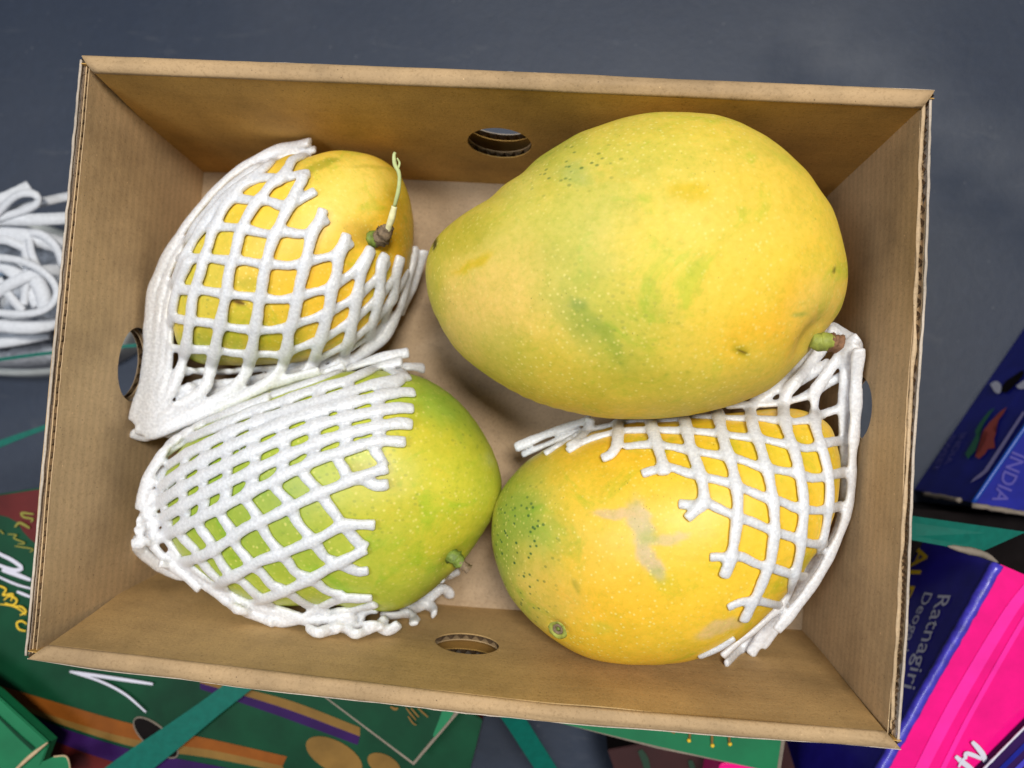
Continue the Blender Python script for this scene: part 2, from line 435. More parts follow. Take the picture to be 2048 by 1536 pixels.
for side in ('back', 'front', 'left', 'right'):
    zt = RIM - (.0012 if side in ('back', 'front') else .0025)
    bot = cname([(x, y, 0.0) for x, y in FL[side]]); top = cname([(x, y, zt) for x, y in TP[side]])
    outt = cname([(x, y, zt) for x, y in OUT[side]])
    u = (bot(1) - bot(0)).normalized(); n = u.cross(top(.5) - bot(.5)).normalized()
    if n.dot(Vector((0, 0, .05)) - bot(.5)) < 0: n = -n
    WALLN[side] = (bot(.5), n)
    c, rx, ry, hz = HOLES[side]
    hole = hole_of(c, rx, ry, bot, top, n, hz)
    mat = {'back': K_LONG, 'front': K_FRONT}.get(side, K_SIDE)
    lab = {'back': None, 'front': None, 'left': None, 'right': 'wall with a torn pale top edge'}[side]
    L = (bot(1) - bot(0)).length
    rg = .0005 if side == 'right' else .00015
    wl = panel('wall', bot, top, n, mat, box, th=.0004, hole=hole, ragged=rg, seed=len(side) * 1.3, nrows=30, crease=.0005 if side in ('left', 'right') else 0.0)
    if lab: wl['label'] = lab
    panel('flute', bot, top, n, K_FLUTE, wl, off=.0016, wave=(.00085, L/.0042), hole=hole, nrows=8, ragged=0, seed=len(side) * 1.3)
    panel('liner', bot, top, n, K_SIDE, wl, th=.0003, off=.0026, hole=hole, seed=len(side) * 1.3)
    # the outer board of the folded double wall, standing upright outside
    if side in ('back', 'front'):
        otop = lerp_curve([outt(s) + Vector((0, 0, .0004)) for s in np.linspace(0, 1, 7)])
        obot = lerp_curve([Vector((outt(s).x * .99, outt(s).y * .985, -.001)) for s in np.linspace(0, 1, 7)])
    else:
        otop = outt; obot = lerp_curve([Vector((outt(s).x * .985, outt(s).y * .99, -.001)) for s in np.linspace(0, 1, 7)])
    n2 = (obot(1) - obot(0)).cross(otop(.5) - obot(.5)).normalized()
    if n2.dot(n) < 0: n2 = -n2
    # the punched hole sits at the same place along the wall and the same height
    ph = bot(hole[0]).lerp(top(hole[0]), hole[1])
    so, to = st_of(ph - n * .004, obot, otop)
    h2 = (so, hole[1], hole[2] * 1.0, hole[3] * 1.02)
    inner_off = -.0030
    ob = panel('outer_wall', obot, otop, n2, K_SIDE if side in ('left', 'right') else K_LONG, box, th=.0003, off=inner_off, hole=h2, seed=5.0, ragged=.0002)
    panel('flute', obot, otop, n2, K_FLUTE, ob, off=inner_off + .0016, wave=(.00085, L/.0042), hole=h2, nrows=8, seed=5.0)
    panel('liner', obot, otop, n2, K_PALE, ob, th=.0003, off=inner_off + .0028, hole=h2, seed=5.0, ragged=.0003)
    if side in ('back', 'front'):
        # rolled-over rim joining the two boards
        nS, nU = 90, 12
        V, Fc = [], []
        for i in range(nS+1):
            s = i / nS
            a = top(s); o_ = outt(s)
            dirv = (o_ - a); dirv.z = 0
            for k in range(nU+1):
                u_ = k / nU
                if u_ < .8:
                    uu = u_ / .8
                    q = a + dirv * uu; h = .0016 * math.sin(math.pi * min(1, uu * 1.0)) ** .6 if 0 < uu < 1 else 0
                    q.z = RIM - .0012 + h
                else:
                    uu = (u_ - .8) / .2
                    q = o_ + dirv.normalized() * .0006 * math.sin(math.pi * uu * .5); q.z = RIM - .0012 - .008 * uu
                w_ = noise.noise(Vector((s * 9, k * .3, len(side)))) * .0005 + noise.noise(Vector((s * 60, k * .5, 2))) * .00015
                V.append(q + Vector((0, 0, w_ if 0 < k < nU else w_ * .4)))
        for i in range(nS):
            for k in range(nU):
                a = i*(nU+1)+k; Fc.append((a, a+1, a+nU+2, a+nU+1))
        ro = mesh('rim_fold', V, Fc, K_RIM, box)
        sm = ro.modifiers.new('thick', 'SOLIDIFY'); sm.thickness = .0005; sm.offset = -1
    else:
        # raw cut top edge: pale liner lines with the crushed corrugation between them
        V = []; Fc = []; N_ = 120
        for i in range(N_+1):
            s = i / N_
            a = top(s) - n * .0005; o_ = outt(s) + n * .0004
            sg = .0005 * noise.noise(Vector((s*30, 1, 1)))
            for u_ in (0, .33, .66, 1):
                q = a.lerp(o_, u_); q.z = RIM - (.0042 if side == 'right' else .0034) + (.0012 if u_ in (.33,) else 0) + sg
                V.append(q)
        for i in range(N_):
            for k in range(3):
                a = i*4+k; Fc.append((a, a+1, a+5, a+4))
        if side == 'right':
            mesh('edge_filler', V, Fc, K_RIM, box)
        else:
            mesh('edge_filler', V, Fc, K_FLUTE, box)
        if side == 'right':
            P_ = [top(s) + Vector((0, 0, .0004 + .0007*noise.noise(Vector((s*25, 0, 0))))) - n*(.0003+.0006*noise.noise(Vector((s*14, 4, 0)))) for s in np.linspace(.0, .985, 160)]
            V2, F2 = ribbon_data(P_, [.0011 + .0007*noise.noise(Vector((i*.13, 7, 0))) for i in range(160)], (0, 0, 1), .0005)
            e_ = mesh('torn_edge', V2, F2, K_EDGE, box)
        P_ = [outt(s) + Vector((0, 0, .0006 + .0004*noise.noise(Vector((s*40, 9, 0))))) for s in np.linspace(0, 1, 160)]
        V2, F2 = ribbon_data(P_, [.0008 + .0004*noise.noise(Vector((i*.2, 3, 0))) for i in range(160)], (0, 0, 1), .0006)
        mesh('cut_edge', V2, F2, K_PALE, box)
# box floor: two flaps meeting under the fruit
fc = [at(*FL['back'][0], 0), at(*FL['back'][2], 0), at(*FL['front'][2], 0), at(*FL['front'][1], 0), at(*FL['front'][0], 0)]
cen = sum(fc, Vector()) / 5
fc = [cen + (q - cen) * 1.03 for q in fc]
V, Fc = [], []
G = 60
for j in range(G+1):
    for i in range(G+1):
        a = fc[0].lerp(fc[1], i/G); b_ = fc[4].lerp(fc[2], i/G)
        q = a.lerp(b_, j/G)
        yy = j / G
        q.y += -.010 * math.sin(math.pi * i / G) * yy * 0.6
        V.append((q.x, q.y, .0006 * noise.noise(q * 14)))
for j in range(G):
    for i in range(G):
        a = j*(G+1)+i; Fc.append((a, a+1, a+G+2, a+G+1))
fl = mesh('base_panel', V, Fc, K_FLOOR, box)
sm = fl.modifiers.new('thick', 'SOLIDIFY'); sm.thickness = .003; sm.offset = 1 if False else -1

def wall_limit(px, py, margin):
    """largest depth along the ray that stays inside the box by margin"""
    r = ray(px, py); best = 1e9
    for p0, n in list(WALLN.values()) + [(Vector((0, 0, 0)), Vector((0, 0, 1)))]:
        den = r.dot(n)
        if den < -1e-6:
            k = ((p0 + n * margin) - CAM).dot(n) / den
            if k > 0: best = min(best, k)
    return best

# ------------------------------------------------------------------ mangoes
class Mango: pass
def outline_fn(pts, c):
    A = np.array([(x - c[0], y - c[1]) for x, y in cr(pts + [pts[0]], 400)])
    th = np.arctan2(A[:, 1], A[:, 0]); r = np.hypot(A[:, 0], A[:, 1])
    o = np.argsort(th); th, r = th[o], r[o]
    th = np.r_[th - 2*np.pi, th, th + 2*np.pi]; r = np.r_[r, r, r]
    return lambda a: np.interp(a, th, r)
def smooth_c(a, k):
    w_ = np.ones(2*k+1) / (2*k+1); return np.convolve(np.r_[a[-k:], a, a[:k]], w_, 'valid')
def build_mango(pts, c, z0, up, down, top_shift, base, blobs, specks, mat, pits, label, seed, tilt=(0, 0), power=1.0):
    NA, NB = 360, 160
    ang = np.linspace(-np.pi, np.pi, NA, endpoint=False)
    tgt = smooth_c(outline_fn(pts, c)(ang), 3)
    R = tgt.copy()
    C0 = np.array(at(c[0], c[1], z0))
    dirs = np.array([tuple((at(c[0] + math.cos(a)*300, c[1] + math.sin(a)*300, z0) - Vector(C0)) / 300) for a in ang])
    RWn = np.array(RW); camn = np.array(CAM)
    lat = np.pi * (np.arange(NB+1) / NB - .5)       # -90 .. 90
    def verts(R):
        Rs = smooth_c(smooth_c(R, 30), 22); wl = (np.clip(np.abs(np.sin(lat)), 0, 1) ** 1.6)[None, :]
        rr = (R[:, None] * (1 - wl) + Rs[:, None] * wl) * (np.abs(np.cos(lat)) ** .93)[None, :]
        zz = np.where(lat > 0, up * np.abs(np.sin(lat)) ** .95, -down * np.abs(np.sin(lat)))
        P = C0[None, None, :] + dirs[:, None, :] * rr[:, :, None]
        P[:, :, 2] += zz[None, :]
        sh = np.clip(np.sin(lat), 0, 1) ** 2
        P[:, :, 0] += top_shift[0] * sh[None, :]; P[:, :, 1] += top_shift[1] * sh[None, :]
        d = P[:, :, :2] - C0[None, None, :2]
        P[:, :, 2] += d[:, :, 0]*tilt[0] + d[:, :, 1]*tilt[1]
        return P
    for it in range(7):
        P = verts(R); Q = (P - camn) @ RWn.T
        X = CX + F*Q[..., 0]/-Q[..., 2] - c[0]; Y = CY - F*Q[..., 1]/-Q[..., 2] - c[1]
        a = np.arctan2(Y, X).ravel(); r = np.hypot(X, Y).ravel()
        b_ = np.floor((a + np.pi) / (2*np.pi) * 144).astype(int) % 144
        mx = np.zeros(144); np.maximum.at(mx, b_, r)
        bc = -np.pi + (np.arange(144) + .5) * 2*np.pi/144
        sil = np.interp(ang, np.r_[bc - 2*np.pi, bc, bc + 2*np.pi], np.r_[mx, mx, mx])
        R = R * smooth_c(tgt / np.maximum(sil, 1), 3)
    P = verts(R)
    V = []
    for i in range(NA):
        for j in range(1, NB):
            V.append(P[i, j])
    V = np.array(V)
    V = np.vstack([V, P[:, 0].mean(0), P[:, NB].mean(0)])
    M = NB - 1; Fc = []
    for i in range(NA):
        i2 = (i+1) % NA
        for j in range(M-1):
            Fc.append((i*M+j, i*M+j+1, i2*M+j+1, i2*M+j))
        Fc.append((i*M, i2*M, len(V)-2)); Fc.append((i2*M+M-1, i*M+M-1, len(V)-1))
    # gentle lumps
    for k in range(len(V)):
        v = Vector(V[k]); d = (v - Vector(C0)).normalized()
        V[k] += np.array(d) * (.0011 * noise.noise(v * 22 + Vector((seed, 0, 0))) + .00022 * noise.noise(v * 90))
    # stalk pits
    bvh = BVHTree.FromPolygons([Vector(v) for v in V], Fc)
    for (ppx, ppy, rad, dep) in pits:
        r_ = ray(ppx, ppy).normalized(); hit = bvh.ray_cast(CAM, r_)
        h, nn = hit[0], hit[1]
        if nn.dot(r_) > 0: nn = -nn
        D = np.linalg.norm(V - np.array(h), axis=1)
        V -= np.array(nn)[None, :] * (dep * np.exp(-(D / rad) ** 2))[:, None]
    lo = V[:, 2].min()
    root = thing('mango', label, 'mango', (C0[0], C0[1], float(lo)))
    me = bpy.data.meshes.new('fruit'); me.from_pydata(V.tolist(), [], Fc); me.update()
    bm = bmesh.new(); bm.from_mesh(me); bmesh.ops.recalc_face_normals(bm, faces=bm.faces); bm.to_mesh(me); bm.free()
    # skin colours: broad patches belonging to this fruit
    Q = (V - camn) @ RWn.T
    X = CX + F*Q[:, 0]/-Q[:, 2]; Y = CY - F*Q[:, 1]/-Q[:, 2]
    nx = np.array([noise.noise_vector(Vector(v) * 38 + Vector((seed, 3, 1))) + .5 * noise.noise_vector(Vector(v) * 110) + .3 * noise.noise_vector(Vector(v) * 330) for v in V])
    col = np.tile(np.array(base, float), (len(V), 1)); spk = np.zeros(len(V))
    def wgt(bl):
        x, y, rx, ry, an, hard, wob = bl
        dx, dy = X + nx[:, 0]*wob - x, Y + nx[:, 1]*wob - y
        ca_, sa_ = math.cos(math.radians(an)), math.sin(math.radians(an))
        u_ = (dx*ca_ + dy*sa_) / rx; v_ = (-dx*sa_ + dy*ca_) / ry
        d = np.sqrt(u_*u_ + v_*v_)
        return 1 / (1 + np.exp((d - 1) * hard))
    for bl, cc, st in blobs:
        w_ = (wgt(bl) * st)[:, None]; col = col * (1 - w_) + np.array(cc)[None, :] * w_
    for bl, st in specks:
        spk = np.maximum(spk, wgt(bl) * st)
    for nm, arr in (('skin', col), ('speck', np.repeat(spk[:, None], 3, 1))):
        at_ = me.color_attributes.new(nm, 'FLOAT_COLOR', 'POINT')
        at_.data.foreach_set('color', np.c_[np.clip(arr, 0, 1), np.ones(len(V))].ravel().tolist())
    link('fruit', me, mat, root)
    m = Mango(); m.root = root; m.bvh = BVHTree.FromPolygons([Vector(v) for v in V], Fc); m.C = Vector(C0); m.z0 = z0
    return m
def hit_px(m, px, py):
    r = ray(px, py); h = m.bvh.ray_cast(CAM, r.normalized())
    if h[0] is None: return None
    n = h[1]
    if n.dot(r) > 0: n = -n
    return h[0], n

YEL = (.84, .55, .045); GOLD = (.86, .47, .02); YG = (.56, .49, .055); PALE = (.70, .52, .13)
LIME = (.48, .53, .05); GRN = (.22, .34, .04); DGRN = (.11, .19, .025); OLIVE = (.42, .36, .02)
MM = mango_mat('mango_skin', .80, .45, 480)
MB = mango_mat('big_mango_skin', .72, .56, 470)
MB.node_tree.nodes['Principled BSDF'].inputs['Specular IOR Level'].default_value = .32
MMG = mango_mat('green_mango_skin', .60, .42, 400)
o1 = [(620, 306), (690, 299), (750, 312), (790, 340), (815, 380), (826, 430), (826, 490), (812, 555), (785, 615), (742, 668), (690, 703), (620, 722), (540, 730), (460, 732), (400, 728), (362, 700), (345, 650), (345, 590), (358, 520), (390, 450), (440, 390), (500, 345), (560, 319)]
o2 = [(740, 738), (820, 745), (870, 765), (920, 805), (960, 855), (990, 910), (1003, 970), (993, 1020), (966, 1067), (928, 1122), (886, 1161), (828, 1204), (780, 1222), (730, 1220), (640, 1212), (555, 1213), (470, 1188), (388, 1142), (338, 1075), (318, 1000), (335, 930), (385, 870), (460, 815), (560, 775), (660, 748)]
o3 = [(865, 478), (912, 433), (975, 393), (1036, 345), (1107, 294), (1179, 258), (1269, 231), (1350, 225), (1449, 234), (1539, 276), (1606, 330), (1660, 398), (1687, 470), (1697, 532), (1693, 586), (1676, 632), (1652, 662), (1629, 692), (1584, 739), (1539, 779), (1471, 811), (1381, 833), (1292, 839), (1210, 836), (1134, 823), (1075, 805), (1022, 781), (950, 737), (905, 694), (878, 649), (858, 604), (850, 555), (852, 515)]
o4 = [(988, 1020), (1010, 970), (1050, 925), (1100, 893), (1170, 868), (1250, 850), (1350, 838), (1450, 824), (1540, 812), (1600, 815), (1650, 842), (1675, 890), (1683, 950), (1678, 1015), (1655, 1080), (1620, 1130), (1580, 1180), (1535, 1225), (1480, 1272), (1420, 1305), (1350, 1325), (1260, 1332), (1180, 1320), (1110, 1282), (1040, 1220), (1005, 1160), (986, 1090)]
m1 = build_mango(o1, (590, 520), .038, .037, .0365, (.006, .006), YEL,
    [((400, 600, 110, 160, 0, 4, 40), YG, .75), ((470, 700, 110, 50, 0, 5, 40), OLIVE, .6), ((560, 690, 60, 30, 0, 5, 30), (.5, .42, .015), .7),
     ((505, 575, 28, 14, 20, 7, 14), (.42, .40, .02), .8), ((380, 715, 60, 40, 0, 5, 20), GRN, .6),
     ((700, 375, 95, 62, 20, 4, 30), (.90, .68, .13), .85), ((600, 330, 60, 30, 0, 4, 30), (.66, .46, .06), .5),
     ((815, 420, 38, 110, -8, 5, 22), (.55, .40, .01), .55), ((790, 480, 40, 60, 10, 5, 25), GOLD, .7), ((640, 560, 110, 80, 0, 3, 40), GOLD, .7),
     ((630, 330, 32, 9, -25, 9, 16), (.36, .32, .02), .7), ((665, 318, 14, 5, 10, 8, 8), (.36, .34, .02), .7), ((745, 338, 45, 4, 4, 7, 8), (.42, .36, .02), .5),
     ((479, 605, 13, 5, 25, 8, 5), (.10, .04, .004), .95), ((725, 470, 34, 20, 30, 5, 14), (.50, .30, .05), .5)],
    [((390, 640, 60, 90, 0, 4, 30), .35)], MM, [(752, 482, .006, .0022)],
    'yellow netted mango with a long pale stalk by the far left corner of the box', 1.0)
m2 = build_mango(o2, (690, 985), .040, .040, .0385, (.002, .004), LIME,
    [((900, 940, 110, 150, 20, 3, 50), (.66, .60, .04), .75), ((850, 1090, 110, 40, -20, 4, 40), (.62, .52, .03), .7), ((900, 800, 90, 60, 30, 4, 40), (.26, .42, .045), .85),
     ((975, 930, 40, 110, -10, 4, 30), (.40, .46, .04), .5), ((450, 1000, 190, 150, 0, 3, 50), (.25, .34, .03), .75), ((600, 1080, 180, 80, 10, 3, 50), (.28, .38, .05), .6),
     ((830, 870, 80, 50, 0, 4, 40), (.66, .52, .03), .6), ((780, 1000, 110, 60, -10, 3, 40), (.58, .48, .03), .55), ((880, 1170, 90, 25, -30, 4, 30), (.34, .40, .04), .6),
     ((905, 1125, 26, 22, 0, 5, 10), (.50, .46, .05), .6), ((740, 950, 60, 18, 20, 6, 20), (.33, .28, .02), .45)],
    [((700, 960, 220, 140, 0, 3, 40), .30), ((930, 850, 80, 60, 0, 3, 30), .35)], MMG, [(908, 1118, .005, .0020)],
    'green and yellow mango in a foam net by the front left corner of the box', 2.0)
m3 = build_mango(o3, (1290, 540), .070, .050, .052, (.0, .002), (.78, .57, .065),
    [((1560, 500, 180, 210, 10, 3, 60), (.84, .58, .05), .85), ((1560, 640, 120, 60, -20, 4, 50), (.86, .47, .02), .75), ((1150, 430, 190, 110, -30, 3, 60), (.52, .50, .10), .85),
     ((1180, 600, 210, 85, 45, 4, 50), (.50, .48, .06), .9), ((1200, 655, 95, 13, 48, 5, 22), (.30, .38, .04), .7), ((1160, 630, 60, 30, 40, 5, 24), (.33, .38, .05), .6), ((1160, 600, 20, 12, 0, 5, 14), (.20, .30, .05), .6),
     ((950, 640, 110, 150, 25, 3, 40), (.74, .50, .13), .8), ((930, 470, 75, 32, -32, 4, 20), OLIVE, .75), ((868, 560, 24, 110, 0, 4, 20), (.48, .44, .03), .7), ((1340, 290, 260, 40, 4, 4, 40), (.55, .50, .07), .6),
     ((1500, 390, 120, 100, 30, 3, 50), (.78, .52, .07), .6), ((1385, 378, 42, 22, 15, 7, 22), (.62, .44, .008), .8), ((945, 525, 42, 9, -28, 7, 14), (.64, .44, .01), .8), ((1600, 310, 40, 12, 50, 6, 14), (.66, .46, .01), .7),
     ((1200, 760, 260, 42, 12, 4, 40), (.58, .46, .04), .7), ((1120, 300, 60, 30, -35, 4, 30), (.42, .42, .05), .6), ((1150, 350, 30, 18, 0, 5, 20), (.30, .40, .10), .5), ((1485, 700, 18, 10, 25, 7, 8), (.44, .34, .01), .85), ((1487, 703, 10, 3, 25, 7, 4), (.10, .06, .005), .9),
     ((1640, 620, 50, 70, 40, 4, 30), (.82, .58, .13), .6), ((1628, 686, 20, 20, 0, 5, 10), (.40, .30, .06), .7), ((870, 488, 4, 13, 15, 8, 2), (.03, .025, .01), .98), ((1598, 628, 16, 5, -5, 6, 5), (.38, .40, .06), .7), ((1668, 540, 3, 8, 10, 7, 2), (.12, .09, .01), .8),
     ((1520, 760, 120, 40, -22, 4, 30), (.68, .50, .06), .6), ((1010, 700, 70, 40, 40, 4, 20), (.48, .46, .05), .5)],
    [((1160, 330, 90, 40, -20, 4, 30), .7), ((1130, 340, 40, 30, 0, 4, 20), .6), ((1250, 630, 160, 60, 45, 3, 40), .25)], MB, [(1626, 676, .008, .003)],
    'big bare yellow mango without a net, the largest of the four', 3.0, tilt=(.06, .02))
m4 = build_mango(o4, (1330, 1080), .050, .044, .049, (.002, .003), (.86, .54, .035),
    [((1040, 1075, 95, 170, 10, 4, 36), (.36, .44, .07), .95), ((1022, 1040, 56, 110, 10, 4, 30), (.20, .31, .035), .8), ((1070, 1210, 62, 70, 40, 6, 24), (.44, .46, .09), .9),
     ((1095, 1180, 40, 90, -35, 5, 24), (.70, .48, .10), .5), ((1200, 1200, 120, 100, 0, 3, 40), (.82, .44, .02), .5), ((1500, 900, 170, 50, 5, 3, 40), (.66, .50, .02), .7), ((1300, 900, 140, 40, -8, 3, 40), (.74, .42, .02), .6),
     ((1285, 1040, 26, 58, -10, 12, 26), (.60, .46, .20), 1.0), ((1238, 1024, 44, 11, 0, 12, 16), (.66, .46, .20), .95), ((1300, 1115, 20, 46, -28, 12, 20), (.60, .45, .20), 1.0), ((1342, 1080, 38, 12, -5, 11, 16), (.60, .46, .18), .85), ((1298, 1068, 26, 16, 0, 6, 16), (.40, .42, .08), .6),
     ((1440, 1260, 52, 12, -22, 8, 14), (.72, .50, .22), .75), ((1200, 1255, 24, 14, 0, 5, 12), (.60, .50, .04), .6), ((1150, 1170, 5, 16, -20, 6, 4), (.35, .30, .03), .6),
     ((1300, 1310, 200, 26, 0, 4, 30), (.72, .47, .03), .6), ((1230, 980, 60, 30, 0, 4, 30), (.66, .50, .04), .35)],
    [((1035, 1090, 70, 120, 10, 5, 20), 1.0), ((1060, 1200, 50, 60, 30, 5, 20), .9)], MM, [(1117, 1256, .0035, .0018)],
    'golden mango with a green tip and a beige scar, its right end netted', 4.0, tilt=(.05, 0))

# stalks
S_GRN = simple('stalk_green', (.16, .22, .035), .55, .4, 500, .4, .5, dist=.0006)
S_LIME = simple('stalk_lime', (.27, .30, .05), .6, .35, 400, .4, .3)
S_BRN = simple('stalk_brown', (.20, .14, .085), .7, .4, 600, .3, .7, dist=.0008)
S_CRM = simple('peeled_cream', (.80, .74, .42), .5, .1, 500, .4, .3)
S_PGRN = simple('pale_green_stalk', (.50, .56, .25), .45, .15, 300, .4, .3)
S_RED = simple('stalk_red_brown', (.20, .10, .05), .7, .4, 700, .3, .6, dist=.0008)
def along(name, base, pts, radii, mat, parent, jit=.15, n=24, sides=12, squash=1.0):
    """stalk piece; pts = (px, py, height above the skin point base)"""
    P = [at(x, y, base.z + h) for x, y, h in cr(pts, n)]
    R = np.interp(np.linspace(0, 1, n), np.linspace(0, 1, len(radii)), radii)
    V, Fc = tube_data(P, list(R), sides, jit, 700, squash)
    return mesh(name, V, Fc, mat, parent)
h, n = hit_px(m1, 752, 482)
along('stalk_base', h, [(738, 480, -.001), (747, 478, .002), (757, 474, .0035)], [.0030, .0034, .0026], S_GRN, m1.root, .2)
kn = along('stalk_knot', h, [(752, 484, .001), (763, 473, .0045), (773, 462, .0075), (778, 452, .009)], [.0020, .0034, .0026, .0017], S_BRN, m1.root, .5)
along('peeled_stalk', h, [(775, 461, .0085), (783, 437, .012), (789, 413, .0145)], [.0012, .0014, .0011], S_CRM, m1.root, .08)
along('thin_stalk', h, [(789, 412, .0145), (796, 385, .018), (799, 360, .020), (797, 343, .021), (790, 330, .022), (788, 312, .023), (790, 305, .023)], [.0007, .0008, .0008, .0007, .0008, .0008, .0006], S_PGRN, m1.root, .06)
along('stalk_splinter', h, [(796, 338, .0215), (799, 326, .021), (794, 316, .022)], [.0004, .0005, .0003], S_PGRN, m1.root, .05, 12, 8)
h, n = hit_px(m2, 905, 1116)
along('stalk', h, [(896, 1104, .0), (905, 1112, .003), (915, 1120, .0045), (926, 1130, .005)], [.0024, .0030, .0026, .0018], S_GRN, m2.root, .45)
along('stalk_tip', h, [(918, 1121, .0048), (929, 1132, .0052), (938, 1140, .005)], [.0016, .0018, .0019], S_BRN, m2.root, .35)
h, n = hit_px(m3, 1624, 676)
along('stalk', h, [(1622, 680, -.001), (1640, 684, -.001), (1654, 682, -.0005), (1663, 683, -.001)], [.0024, .0032, .0034, .0024], S_LIME, m3.root, .12)
along('stalk_tip', h, [(1658, 683, -.001), (1669, 686, -.001), (1677, 690, -.0015)], [.0030, .0028, .0032], S_RED, m3.root, .4)
h, n = hit_px(m4, 1117, 1257)
def ringm(name, c, n, r, tr, mat, parent, arc=1.0, a0=0):
    u = n.orthogonal().normalized(); v = n.cross(u)
    P = [c + (u*math.cos(a0+2*math.pi*arc*i/28) + v*math.sin(a0+2*math.pi*arc*i/28))*r for i in range(29)]
    V, Fc = tube_data(P, tr, 8, .3, 700); return mesh(name, V, Fc, mat, parent)
ringm('scar_rim', h + n*.0001, n, .0030, .0011, S_LIME, m4.root)
ringm('scar_ring', h + n*.0003, n, .0016, .0007, S_BRN, m4.root)
along('scar_core', h, [(1117, 1257, -.0006), (1118, 1256, .0009)], [.0010, .0006], S_GRN, m4.root, .2, 6)

# ------------------------------------------------------------------ foam nets
def net_strand(net, m, pts, over, rpx=None, lift=0.0, ends=(1, 1), seed=[0], cross=None):
    """pts: (px,py) or (px,py,z). The strand lies on the fruit where it covers it and hangs free elsewhere."""
    seed[0] += 1
    if rpx is None: rpx = 12.4 if over else 10.6
    L = sum(math.hypot(pts[i+1][0]-pts[i][0], pts[i+1][1]-pts[i][1]) for i in range(len(pts)-1))
    n = max(8, int(L / 2.6))
    zs = [p[2] if len(p) > 2 else None for p in pts]
    C = cr([p[:2] for p in pts], n)
    # explicit heights, interpolated by nearest control points
    K = np.array([p[:2] for p in pts], float)
    cum = np.r_[0, np.cumsum(np.hypot(*np.diff(K, axis=0).T))]; cum /= cum[-1]
    kz = [(cum[i], zs[i]) for i in range(len(pts)) if zs[i] is not None]
    D = []; W = []
    for i, (x, y) in enumerate(C):
        r = ray(x, y); rl = r.length; s = i / (n - 1)
        lim = wall_limit(x, y, .0035)
        rad = rpx / F * .29
        off = (.0016 if over else .0008) + lift
        hd = m.bvh.ray_cast(CAM, r / rl)
        dh = (hd[3] / rl) - off / max(.45, abs((r / rl).dot(hd[1]))) / rl if hd[0] is not None else None
        dz = None
        if kz:
            # active only near explicit points
            ds = min(abs(s - a) for a, _ in kz)
            if hd[0] is None or ds < .12:
                zz = np.interp(s, [a for a, _ in kz], [b for _, b in kz]); dz = (zz - CAM.z) / r.z
        if dh is None and dz is None:
            best, bd = None, 1e9
            for k in range(14):
                zt = m.z0 + .03 - .055 * k / 13
                kk = (zt - CAM.z) / r.z; q = CAM + r * kk
                nr = m.bvh.find_nearest(q)
                if nr[3] < bd: bd, best = nr[3], kk
            dz = best
        d = dz if dh is None else (dh if dz is None else min(dh, dz))
        d = min(d, lim)
        D.append(d); W.append(dh if dh is not None else 1e9)
    D = np.array(D); W = np.array(W)
    for _ in range(6):
        D[1:-1] = D[:-2]*.25 + D[1:-1]*.5 + D[2:]*.25
        D = np.minimum(D, W)
    P = [CAM + ray(x, y) * float(d) for (x, y), d in zip(C, D)]
    R = []
    for i in range(n):
        r_ = rpx / F * float(D[i]) * (1 + .07 * math.sin(i * .21 + seed[0]) + .05 * noise.noise(Vector((i*.12, seed[0], 0))))
        if cross is not None and len(cross):
            dd = np.hypot(cross[:, 0] - C[i][0], cross[:, 1] - C[i][1]).min(); r_ *= .97 + (.10 if rpx < 12.9 else .09) * math.exp(-(dd / 12.0) ** 2)
        if ends[0] and i < 2: r_ *= (.86, .97)[i]
        if ends[1] and i > n - 3: r_ *= (.97, .86)[i - (n - 2)]
        R.append(r_)
    NN = []
    for q in P:
        nr = m.bvh.find_nearest(q)
        v = (q - nr[0]); v = v.normalized() if v.length > 1e-5 else nr[1]
        wgt_ = max(0.0, 1 - nr[3] / .012)
        NN.append((v * wgt_ + Vector((0, 0, 1)) * (1 - wgt_) + Vector((0, 0, .15))).normalized())
    for _ in range(8):
        NN = [NN[0]] + [(NN[i-1] + NN[i] * 2 + NN[i+1]).normalized() for i in range(1, n-1)] + [NN[-1]]
    V, Fc = tube_data(P, R, 14, .05, 420, .56, seed[0], flat=NN)
    o_ = len(net[0]); net[0].extend(V); net[1].extend([tuple(a + o_ for a in f) for f in Fc])

def make_net(m, label, over, under, group='foam nets round the mangoes'):
    net = ([], [])
    sp = lambda p: p if isinstance(p, tuple) else (p, {})
    under = [sp(p) for p in under]; over = [sp(p) for p in over]
    rs = lambda q: np.array(cr([v[:2] for v in q], 140))
    US = [rs(p[0]) for p in under]; OS = [rs(p[0]) for p in over]; X = []
    for a_ in OS:
        for b_ in US:
            D_ = np.hypot(a_[:, None, 0] - b_[None, :, 0], a_[:, None, 1] - b_[None, :, 1])
            i_, j_ = np.unravel_index(D_.argmin(), D_.shape)
            if D_[i_, j_] < 4: X.append((a_[i_] + b_[j_]) / 2)
    X = np.array(X)
    for p, o_ in under: net_strand(net, m, p, False, cross=X, **o_)
    for p, o_ in over: net_strand(net, m, p, True, cross=X, **o_)
    # the strands of a foam sleeve are moulded together: weld them where they touch
    org = m.root.location + Vector((.001, .001, 0))
    o = mesh('foam_net', net[0], net[1], FOAM, origin=org)
    rm = o.modifiers.new('weld', 'REMESH'); rm.mode = 'VOXEL'; rm.voxel_size = .00055; rm.use_smooth_shade = True
    sm = o.modifiers.new('soft', 'SMOOTH'); sm.factor = .5; sm.iterations = 5
    bpy.context.view_layer.update()
    me = bpy.data.meshes.new_from_object(o.evaluated_get(bpy.context.evaluated_depsgraph_get()))
    o.modifiers.clear(); o.data = me; me.name = 'foam_net'
    me.polygons.foreach_set('use_smooth', [True] * len(me.polygons))
    print('net faces', len(me.polygons))
    return tag(o, label, 'foam net', group)
Z1 = .045
